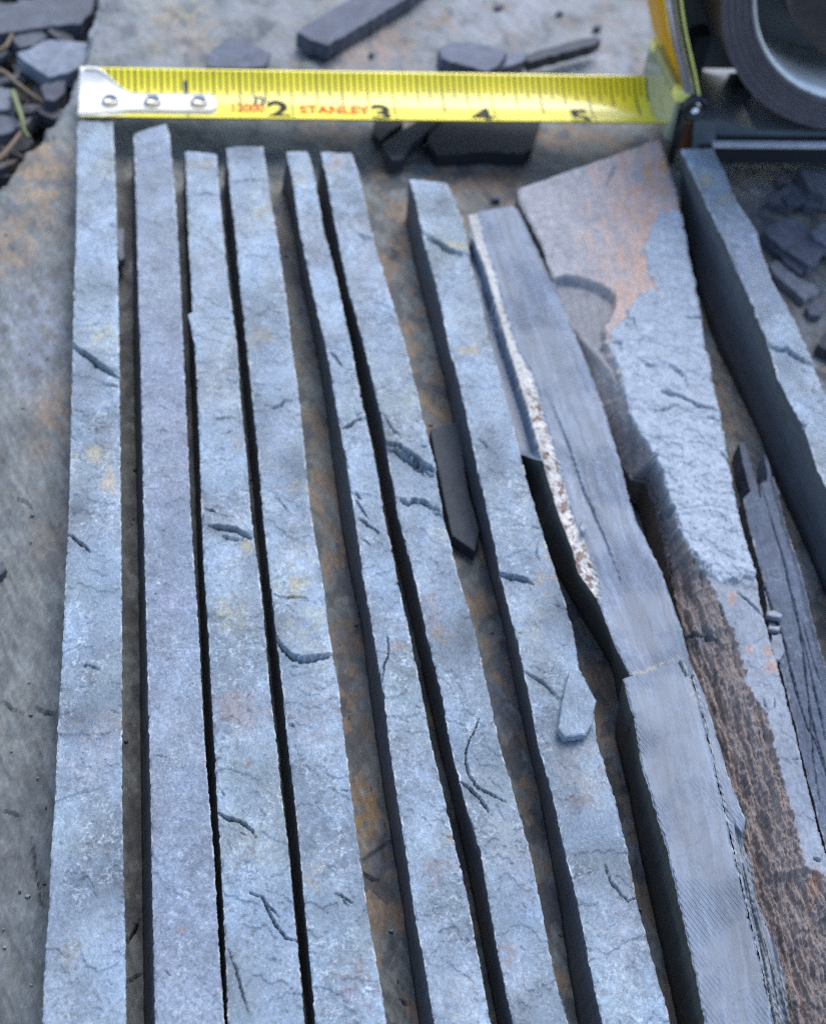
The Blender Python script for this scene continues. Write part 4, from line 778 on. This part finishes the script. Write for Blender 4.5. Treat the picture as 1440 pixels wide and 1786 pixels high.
def tw(label, px, r, name='twig', mt=M_TWIG, taper=0.5):
    tag(tube(name, [un(x, y, z) for x, y, z in px], r, mt, taper=taper), label, name.replace('_', ' '), 'dry stems on the dark ground' if name == 'twig' else None)
tw('bent brown twig slanting towards the flagstone, nearest the flat blue-grey stone', [(-30, 128, -8), (6, 126, -7), (24, 140, -6), (44, 156, -6), (66, 172, -7), (90, 186, -9)], 0.75)
tw('short brown twig crossing the bent one at the left edge', [(-20, 96, -7), (8, 82, -6), (16, 70, -6), (22, 58, -8)], 0.8)
tw('pale dry stem lying along the flagstone edge at the left', [(-20, 292, -6), (4, 272, -5), (24, 248, -5), (40, 226, -6)], 0.9)
tw('green-yellow grass blade standing beside the pale dry stem', [(22, 160, -5), (30, 182, -4), (38, 206, -4), (42, 226, -5), (50, 240, -6)], 0.8, 'grass_blade', M_GRASS, 0.6)

# ------------------------------------------------------------------ the tape measure
TA, TB = un(142, 187, 4.0), un(1040, 197, 11.0)
TD = (TB-TA)/np.linalg.norm(TB-TA)
TWD = np.array([TD[1], -TD[0], 0]); TWD /= np.linalg.norm(TWD)      # towards the viewer
TU = np.cross(TWD, TD); TU = TU if TU[2] > 0 else -TU
def tp(a, w, h):
    """tape coordinates (mm): along the blade, towards the viewer, up"""
    a, w, h = np.broadcast_arrays(np.asarray(a, float), np.asarray(w, float), np.asarray(h, float))
    return TA+a[..., None]*TD+w[..., None]*TWD+h[..., None]*TU
def unw(px, py, W):
    v = un(px, py, 0.0)-CAMP; P0 = TA+TWD*W-CAMP
    t = (P0@TWD)/(v@TWD); q = CAMP+v*np.asarray(t)[..., None]-TA
    return q@TD, q@TU
TH, RB = math.radians(44), 15.8
def arc(a, s, off=0.0):
    th = s*TH
    return tp(a, (RB-off)*np.sin(th), RB-(RB-off)*np.cos(th))
BLEN = 149.0
M_YEL = plain('yellow_blade_lacquer', (0.86, 0.73, 0.025), 0.34, spec=0.4, coat=0.45, nscale=60)
M_INK = plain('black_print', (0.012, 0.012, 0.014), 0.5, spec=0.15); M_GREYINK = plain('graduation_print', (0.035, 0.037, 0.03), 0.5, spec=0.2); M_BLUEINK = plain('blue_print', (0.012, 0.035, 0.13), 0.5, spec=0.15); M_RED = plain('red_print', (0.55, 0.05, 0.015), 0.5, spec=0.15)
M_NICKEL = plain('nickel_plate', (0.70, 0.69, 0.65), 0.5, metal=0.45)
M_RIVET = plain('worn_rivet', (0.5, 0.48, 0.45), 0.4, metal=0.8); M_CHROME = plain('chrome', (0.8, 0.8, 0.82), 0.12, metal=1.0)
M_BLACKP = plain('black_plastic', (0.02, 0.022, 0.027), 0.35); M_GREYP = plain('grey_plastic', (0.11, 0.128, 0.145), 0.38, nscale=120)
M_SHELL = plain('yellow_case_plastic', (0.66, 0.34, 0.008), 0.5, spec=0.25); M_STEEL = plain('coiled_spring_steel', (0.20, 0.18, 0.205), 0.4, metal=0.4)
M_DRUM = plain('drum_metal', (0.13, 0.115, 0.11), 0.35, metal=0.5); M_LINER = plain('bright_liner', (0.88, 0.86, 0.83), 0.3, metal=0.35); M_EDGE = plain('bright_base_edge', (0.78, 0.79, 0.82), 0.35, metal=0.3); M_RUST = plain('rusty_bracket', (0.14, 0.045, 0.02), 0.7); M_CLEAR = plain('front_plate_plastic', (0.34, 0.36, 0.28), 0.14, coat=0.6)
M_LIP = plain('yellow_ribbed_lip', (0.30, 0.30, 0.10), 0.3, coat=0.6); M_LIPEND = plain('bright_lip_end', (0.80, 0.76, 0.20), 0.25, coat=0.6)

tape = empty('tape_measure', TA)
tag(tape, 'opened tape measure, its yellow blade pulled out across the flagstone above the strips', 'tape measure')
bpy.context.view_layer.update()
def tpart(name, V, Q, ng=(), mt=None, smooth=True, parent=None):
    par = parent or tape
    V = np.asarray(V, float).reshape(-1, 3)
    o = new_mesh(name, V, Q, ng, [mt], smooth=smooth, loc=TA)
    o.parent = par; o.location = (0, 0, 0)
    return o
na, ns = 120, 41
def blade_sheet(off, flip):
    a = np.linspace(0.6, BLEN, na)[:, None]; s = np.linspace(-1, 1, ns)[None, :]
    return arc(a+0*s, s+0*a, off).reshape(-1, 3), grid_quads(na, ns)[:, ::(-1 if flip else 1)]
V1, Q1 = blade_sheet(0.0, False); V2, Q2 = blade_sheet(-0.16, True)
rim = []
for i in range(na-1):
    rim += [(i*ns, (i+1)*ns, (i+1)*ns+na*ns, i*ns+na*ns), (i*ns+ns-1, i*ns+ns-1+na*ns, (i+1)*ns+ns-1+na*ns, (i+1)*ns+ns-1)]
blade = tpart('blade', np.concatenate([V1, V2]), np.concatenate([Q1, Q2+na*ns, np.array(rim)]), (), M_YEL)
def strip_on_blade(a0, a1, s0, s1, off, n=9):
    s = np.linspace(s0, s1, n); V = np.concatenate([arc(np.full(n, a0), s, off), arc(np.full(n, a1), s, off)])
    return V, [(i, i+1, n+i+1, n+i) for i in range(n-1)]
def collect(items):
    V, Q, b = [], [], 0
    for v, q in items:
        V.append(v); Q += [tuple(b+i for i in f) for f in q]; b += len(v)
    return np.concatenate(V), Q
ticks = []
for k in range(1, int(BLEN/25.4*16)):
    a = k*25.4/16
    if k % 16 == 0: ln, wd = 1.55, 0.5
    elif k % 8 == 0: ln, wd = 1.02, 0.46
    elif k % 4 == 0: ln, wd = 0.74, 0.44
    elif k % 2 == 0: ln, wd = 0.58, 0.40
    else: ln, wd = 0.44, 0.38
    if k % 16 == 0: ln = 1.95; wd = 0.36
    ticks.append(strip_on_blade(a-wd/2, a+wd/2, -0.97, -0.97+ln, 0.05, 25 if ln > 1.2 else 11))
V, Q = collect(ticks); tpart('graduation_marks', V, Q, (), M_GREYINK, parent=blade)
def text_on_blade(name, txt, a0, s0, hgt, mt, stretch=1.0, bold=0.0):
    """lettering wrapped on the blade: a0 left edge in mm, s0 baseline (arc position), hgt letter height in mm"""
    cu = bpy.data.curves.new(name, 'FONT'); cu.body = txt; cu.size = hgt/0.72; cu.resolution_u = 4; cu.offset = bold
    to = bpy.data.objects.new('text_source', cu); COL.objects.link(to); bpy.context.view_layer.update()
    me = bpy.data.meshes.new_from_object(to.evaluated_get(bpy.context.evaluated_depsgraph_get()))
    bpy.data.objects.remove(to); bpy.data.curves.remove(cu)
    bm = bmesh.new(); bm.from_mesh(me); bpy.data.meshes.remove(me)
    bmesh.ops.triangulate(bm, faces=bm.faces)
    for _ in range(2):
        bmesh.ops.subdivide_edges(bm, edges=[e for e in bm.edges if e.calc_length() > 0.7], cuts=1); bmesh.ops.triangulate(bm, faces=bm.faces)
    xy = np.array([v.co[:2] for v in bm.verts]); bm.verts.index_update()
    F_ = [[v.index for v in f.verts] for f in bm.faces]; bm.free()
    V = arc(a0+xy[:, 0]*stretch, s0-xy[:, 1]/(RB*TH), 0.06)
    return tpart(name, V, np.zeros((0, 4), int), F_, mt, smooth=False, parent=blade)
for dgt, inch in (('2', 2), ('3', 3), ('4', 4), ('5', 5)):
    text_on_blade('inch_numeral', dgt, inch*25.4-6.4, {2: 0.30, 3: 0.38, 4: 0.46, 5: 0.46}[inch], 7.2, M_INK, 1.15, 0.3)
text_on_blade('inch_numeral', '1', 23.6, -0.47, 3.4, M_BLUEINK, 1.0, 0.12)
text_on_blade('small_numeral', 'n', 41.2, -0.16, 4.4, M_BLUEINK, 1.0, 0.12)
text_on_blade('red_lettering', '12000', 35.4, 0.10, 3.7, M_RED, 0.66, 0.12)
text_on_blade('red_lettering', 'STANLEY', 52.4, 0.15, 3.9, M_RED, 0.78, 0.16)

# the hook riveted on the end of the blade
def hook():
    aa = np.concatenate([np.linspace(-0.4, 30.5, 60), 30.5+1.9*np.sin(np.linspace(0.1, np.pi/2, 8))])
    f = sst(3.0, 12.5, aa); top = -1.0*(1-f)-0.42*f; bot = np.where(aa < 3, 0.5, 0.5)*(1-f)+0.24*f
    rnd = np.sqrt(np.clip(1-((aa-30.5)/1.95)**2, 0.02, 1)); mid = (top+bot)/2; rnd = np.where(aa > 30.5, rnd, 1)
    top = mid+(top-mid)*rnd; bot = mid+(bot-mid)*rnd
    n, k = len(aa), 17; L = []
    for off, in0 in ((0.1, 0.0), (0.55, 0.0), (0.8, 0.05)):
        s = np.linspace(0, 1, k)[None, :]; S_ = (top+in0)[:, None]*(1-s)+(bot-in0)[:, None]*s
        L.append(arc(aa[:, None]+0*S_-(0.0 if in0 == 0 else 0.12), S_, off+0.12*np.cos((s-0.62)*9)*0))
    V = np.concatenate([l.reshape(-1, 3) for l in L]); q = grid_quads(n, k); Q = list(q[:, ::-1])+list(q+2*n*k)
    bd = [i*k for i in range(n)]+[(n-1)*k+j for j in range(1, k)]+[i*k+k-1 for i in range(n-2, -1, -1)]+[j for j in range(k-2, 0, -1)]
    for l in (0, 1):
        for x, y in zip(bd, bd[1:]+bd[:1]): Q.append((l*n*k+x, l*n*k+y, (l+1)*n*k+y, (l+1)*n*k+x))
    hk = tpart('end_hook', V, np.array(Q), (), M_NICKEL)
    # turned-down lip
    s = np.linspace(-0.98, 0.5, 14); tb = arc(np.full(14, -0.4), s, 0.8); ta = arc(np.full(14, 0.6), s, 0.8)
    lo = tp(-0.4, (RB)*np.sin(s*TH)*0.85, -3.6); lo2 = tp(0.6, (RB)*np.sin(s*TH)*0.85, -3.6)
    V = np.concatenate([ta, tb, lo, lo2]); Q = []
    for l in range(3):
        for i in range(13): Q.append((l*14+i, l*14+i+1, (l+1)*14+i+1, (l+1)*14+i))
    for i in range(13): Q.append((42+i, 42+i+1, i+1, i))
    tpart('hook_lip', V, Q, [[0, 14, 28, 42], [13, 27, 41, 55]], M_NICKEL, parent=hk)
    for a in (6.8, 16.9, 28.0):
        r = np.array([2.2, 2.15, 1.9, 1.65, 1.45, 0.8, 0.05]); hh = np.array([0.6, 1.5, 1.9, 1.8, 1.1, 0.95, 0.95]); q = np.linspace(0, 2*np.pi, 28, endpoint=False)
        V = [arc(a+rr*np.cos(q), -0.1+rr*np.sin(q)/(RB*TH), ho) for rr, ho in zip(r, hh)]
        Q = [(l*28+i, l*28+(i+1) % 28, (l+1)*28+(i+1) % 28, (l+1)*28+i) for l in range(len(r)-1) for i in range(28)]
        tpart('rivet', np.concatenate(V), Q, (), M_RIVET, parent=hk)
hook()

# the case, standing upright with its near cover off so that the coiled blade shows
def extrude(pts, w0, w1, bevel=0.0):
    pts = np.array(pts, float); n = len(pts)
    V = np.concatenate([tp(pts[:, 0], w0, pts[:, 1]), tp(pts[:, 0], w1, pts[:, 1])])
    Q = [(i, (i+1) % n, n+(i+1) % n, n+i) for i in range(n)]
    return V, Q, [list(range(n))[::-1], list(range(n, 2*n))]
def ribbon(pts, thick, w0, w1):
    """a wall of the given thickness following a curve in the side plane"""
    p = np.array(pts, float); t = np.gradient(p, axis=0); t /= np.linalg.norm(t, axis=1)[:, None]; nn = np.stack([-t[:, 1], t[:, 0]], 1)
    return np.concatenate([p, (p-nn*thick)[::-1]])
def offset_curve(p, d):
    t = np.gradient(p, axis=0); t /= np.linalg.norm(t, axis=1)[:, None]
    return p+np.stack([t[:, 1], -t[:, 0]], 1)*d
def smooth_curve(px, W, n=40):
    a, h = unw(np.array([p[0] for p in px]), np.array([p[1] for p in px]), W)
    d = np.r_[0, np.cumsum(np.hypot(np.diff(a), np.diff(h)))]; t = np.linspace(0, d[-1], n)
    A_, H_ = np.interp(t, d, a), np.interp(t, d, h)
    for _ in range(8):
        A_[1:-1] = (A_[:-2]+2*A_[1:-1]+A_[2:])/4; H_[1:-1] = (H_[:-2]+2*H_[1:-1]+H_[2:])/4
    return np.stack([A_, H_], 1)
cy_ = np.array([(1255, 0), (1262, 50), (1290, 130), (1325, 178), (1360, 203), (1400, 217), (1440, 223)], float)
ca_, ch_ = unw(cy_[:, 0], cy_[:, 1], 10.0)
M_ = np.stack([2*ca_, 2*ch_, np.ones(len(ca_))], 1); sol = np.linalg.lstsq(M_, ca_**2+ch_**2, rcond=None)[0]
CA, CH = sol[0], sol[1]; CR = math.sqrt(sol[2]+CA**2+CH**2)
print('coil', CA, CH, CR)
TOPH = CH+CR+9
FR = smooth_curve([(1213, 172), (1206, 132), (1196, 90), (1187, 48), (1180, 0), (1174, -50)], 13.0)
a_top = FR[-1]
arcp = [(a_top[0], a_top[1])]
cx2, cz2 = CA+2, CH
R2 = math.hypot(a_top[0]-cx2, a_top[1]-cz2); b0 = math.atan2(a_top[1]-cz2, a_top[0]-cx2) % (2*math.pi)
loop = [(cx2+R2*math.cos(b0+(-0.35-b0)*k/40), cz2+R2*math.sin(b0+(-0.35-b0)*k/40)) for k in range(1, 41)]
shell_c = np.concatenate([FR, np.array(loop)])
V, Q, ng = extrude(ribbon(shell_c, -2.0, 0, 0), -22, 11.2); tpart('case_shell', V, Q, ng, M_SHELL)
V, Q, ng = extrude(ribbon(shell_c+0.0, -2.6, 0, 0), 11.25, 13.2); tpart('case_rim', V, Q, ng, M_CHROME)
V, Q, ng = extrude(ribbon(offset_curve(FR, 1.1), -0.6, 0, 0), 13.25, 13.7); tpart('rim_trim', V, Q, ng, M_LIPEND)
# back of the recess
bk = [(FR[0, 0]+1, 4.0)]+[tuple(p) for p in shell_c]+[(cx2+R2, 4.0)]
V, Q, ng = extrude(bk, -21.9, -16); tpart('back_plate', V, Q, ng, M_GREYP, smooth=False)
# the coiled blade: one winding after another
nw, nq = 15, 160
prof = []
for k in range(nw):
    r0 = CR-(CR*0.175)*k/nw; r1 = CR-(CR*0.175)*(k+0.72)/nw; w = 10.0+0.25*math.sin(k*1.9)
    prof += [(r0, w-0.25), (r0-0.05, w), (r1, w), (r1-0.02, w-0.5)]
prof = [(CR, -14)]+prof+[(CR*0.825, -14)]
q = np.linspace(0, 2*np.pi, nq, endpoint=False)
V = np.concatenate([tp(CA+r*np.cos(q), w, CH+r*np.sin(q)) for r, w in prof])
Q = [(l*nq+i, l*nq+(i+1) % nq, (l+1)*nq+(i+1) % nq, (l+1)*nq+i) for l in range(len(prof)-1) for i in range(nq)]
tpart('blade_coil', V, Q, (), M_STEEL, smooth=False)
def annulus(name, r0, r1, w0, w1, mt, nq=128, squash=1.0):
    q = np.linspace(0, 2*np.pi, nq, endpoint=False); V = np.concatenate([tp(CA+r*np.cos(q), w, CH+r*np.sin(q)*squash) for r, w in ((r0, w0), (r0, w1), (r1, w1), (r1, w0))])
    Q = [(l*nq+i, l*nq+(i+1) % nq, ((l+1) % 4)*nq+(i+1) % nq, ((l+1) % 4)*nq+i) for l in range(4) for i in range(nq)]
    return tpart(name, V, Q, (), mt)
annulus('coil_liner', CR*0.822, CR*0.80, -15, 9.2, M_LINER)
annulus('drum', CR*0.60, CR*0.02, -15, 7.0, M_DRUM)
annulus('glint_ring', CR*0.40, CR*0.375, 7.0, 8.2, M_CHROME)  # thin chrome ring added to draw an arc glint on the drum
# base with its bright near edge
ba, bh = unw(np.array([1245.0, 1440.0]), np.array([248.0, 259.0]), 14.0)
b_h = float(bh.mean()); base_r = CA+CR+14
V, Q, ng = extrude([(ba[0]-3, b_h-0.6), (ba[0]-1, b_h-5.5), (base_r, b_h-5.5), (base_r, b_h-0.6)], -22, 13.6); base = tpart('base_plate', V, Q, ng, M_BLACKP, smooth=False)
V, Q, ng = extrude([(ba[0], b_h-0.55), (base_r, b_h-0.55), (base_r, b_h+0.1), (ba[0], b_h+0.1)], 12.2, 14.3); tpart('base_edge', V, Q, ng, M_EDGE, smooth=False, parent=base)
fl = [(FR[0, 0]+1.5, b_h-0.4), (FR[0, 0]+1.5, b_h+5), (FR[0, 0]+9, b_h+4.4), (FR[0, 0]+20, b_h+1.2), (base_r, b_h+0.4), (base_r, b_h-0.4)]
V, Q, ng = extrude(fl, -15.9, 9.0); tpart('inner_floor', V, Q, ng, M_GREYP, smooth=False)
for (x, y, w_, l_, h_) in ((1350, 238, 6, 9, 2.2), (1400, 244, 8, 6, 1.6), (1300, 150, -8, 6, 14), (1228, 60, -10, 5, 30)):
    a, h = unw(np.array(float(x)), np.array(float(y)), w_)
    V, Q, ng = extrude([(a-l_/2, h-h_), (a+l_/2, h-h_), (a+l_/2*0.8, h), (a-l_/2*0.7, h-0.8)], -15.8, w_); tpart('inner_rib', V, Q, ng, M_BLACKP, smooth=False)
# mouth: ribbed yellow lip above the blade, clear front plate below it
la, lh = unw(np.array([1142.0, 1196.0]), np.array([82.0, 160.0]), np.array([-13.0, 12.5])) if False else (np.array([143.4]), np.array([12.5]))
lipa, liph = float(la[0]), float(lh[0])
V, Q, ng = extrude([(lipa-0.3, liph-1.0), (lipa+2.4, liph-1.0), (lipa+2.4, liph+0.8), (lipa+0.1, liph+0.9)], -10, 9.0); tpart('mouth_lip', V, Q, ng, M_LIP, smooth=False)
for w0, w1 in ((-14.0, -10.0), (9.0, 13.3)):
    V, Q, ng = extrude([(lipa-0.5, liph-1.2), (lipa+2.6, liph-1.2), (lipa+2.6, liph+1.0), (lipa-0.1, liph+1.1)], w0, w1); tpart('lip_end', V, Q, ng, M_LIPEND, smooth=False)
V, Q, ng = extrude([(lipa-0.4, 0.4), (lipa+1.0, 0.4), (lipa+1.0, liph-1.4), (lipa-0.2, liph-1.4)], -14, 12.8); tpart('front_plate', V, Q, ng, M_CLEAR, smooth=False)
# screw at the near lower corner
sa_, sh_ = unw(np.array(1212.0), np.array(190.0), 14.5); sa_, sh_ = float(sa_), float(sh_)
def disc(name, prof, mt, parent=None):
    nq = 40; q = np.linspace(0, 2*np.pi, nq, endpoint=False); V = np.concatenate([tp(sa_+r*np.cos(q), w, sh_+r*np.sin(q)) for r, w in prof])
    Q = [(l*nq+i, l*nq+(i+1) % nq, (l+1)*nq+(i+1) % nq, (l+1)*nq+i) for l in range(len(prof)-1) for i in range(nq)]
    return tpart(name, V, Q, (), mt, parent=parent)
boss = disc('screw_boss', [(3.3, 4), (3.3, 14.6), (2.9, 15.0), (2.4, 15.0), (2.3, 13.0), (0.05, 13.0)], M_BLACKP)
disc('screw', [(2.2, 13.1), (2.1, 13.9), (1.5, 14.4), (0.9, 14.5), (0.85, 13.9), (0.05, 13.9)], M_CHROME, boss)
bump_c = smooth_curve([(1206, 168), (1194, 186), (1184, 206), (1176, 230), (1168, 256), (1164, 280)], 13.0)
V, Q, ng = extrude(ribbon(bump_c, -1.3, 0, 0), 11.8, 14.6); tpart('front_bumper', V, Q, ng, M_BLACKP)
ra, rh = unw(np.array([1190.0, 1212, 1208, 1178]), np.array([212.0, 214, 262, 262]), 11.0); V, Q, ng = extrude(np.stack([ra, rh], 1), 4, 11); tpart('rusty_bracket', V, Q, ng, M_RUST, smooth=False)
ra, rh = unw(np.array([1210.0, 1246, 1248, 1206]), np.array([206.0, 212, 262, 262]), 12.5); V, Q, ng = extrude(np.stack([ra, rh], 1), 4, 12.5); tpart('corner_plate', V, Q, ng, M_GREYP, smooth=False)
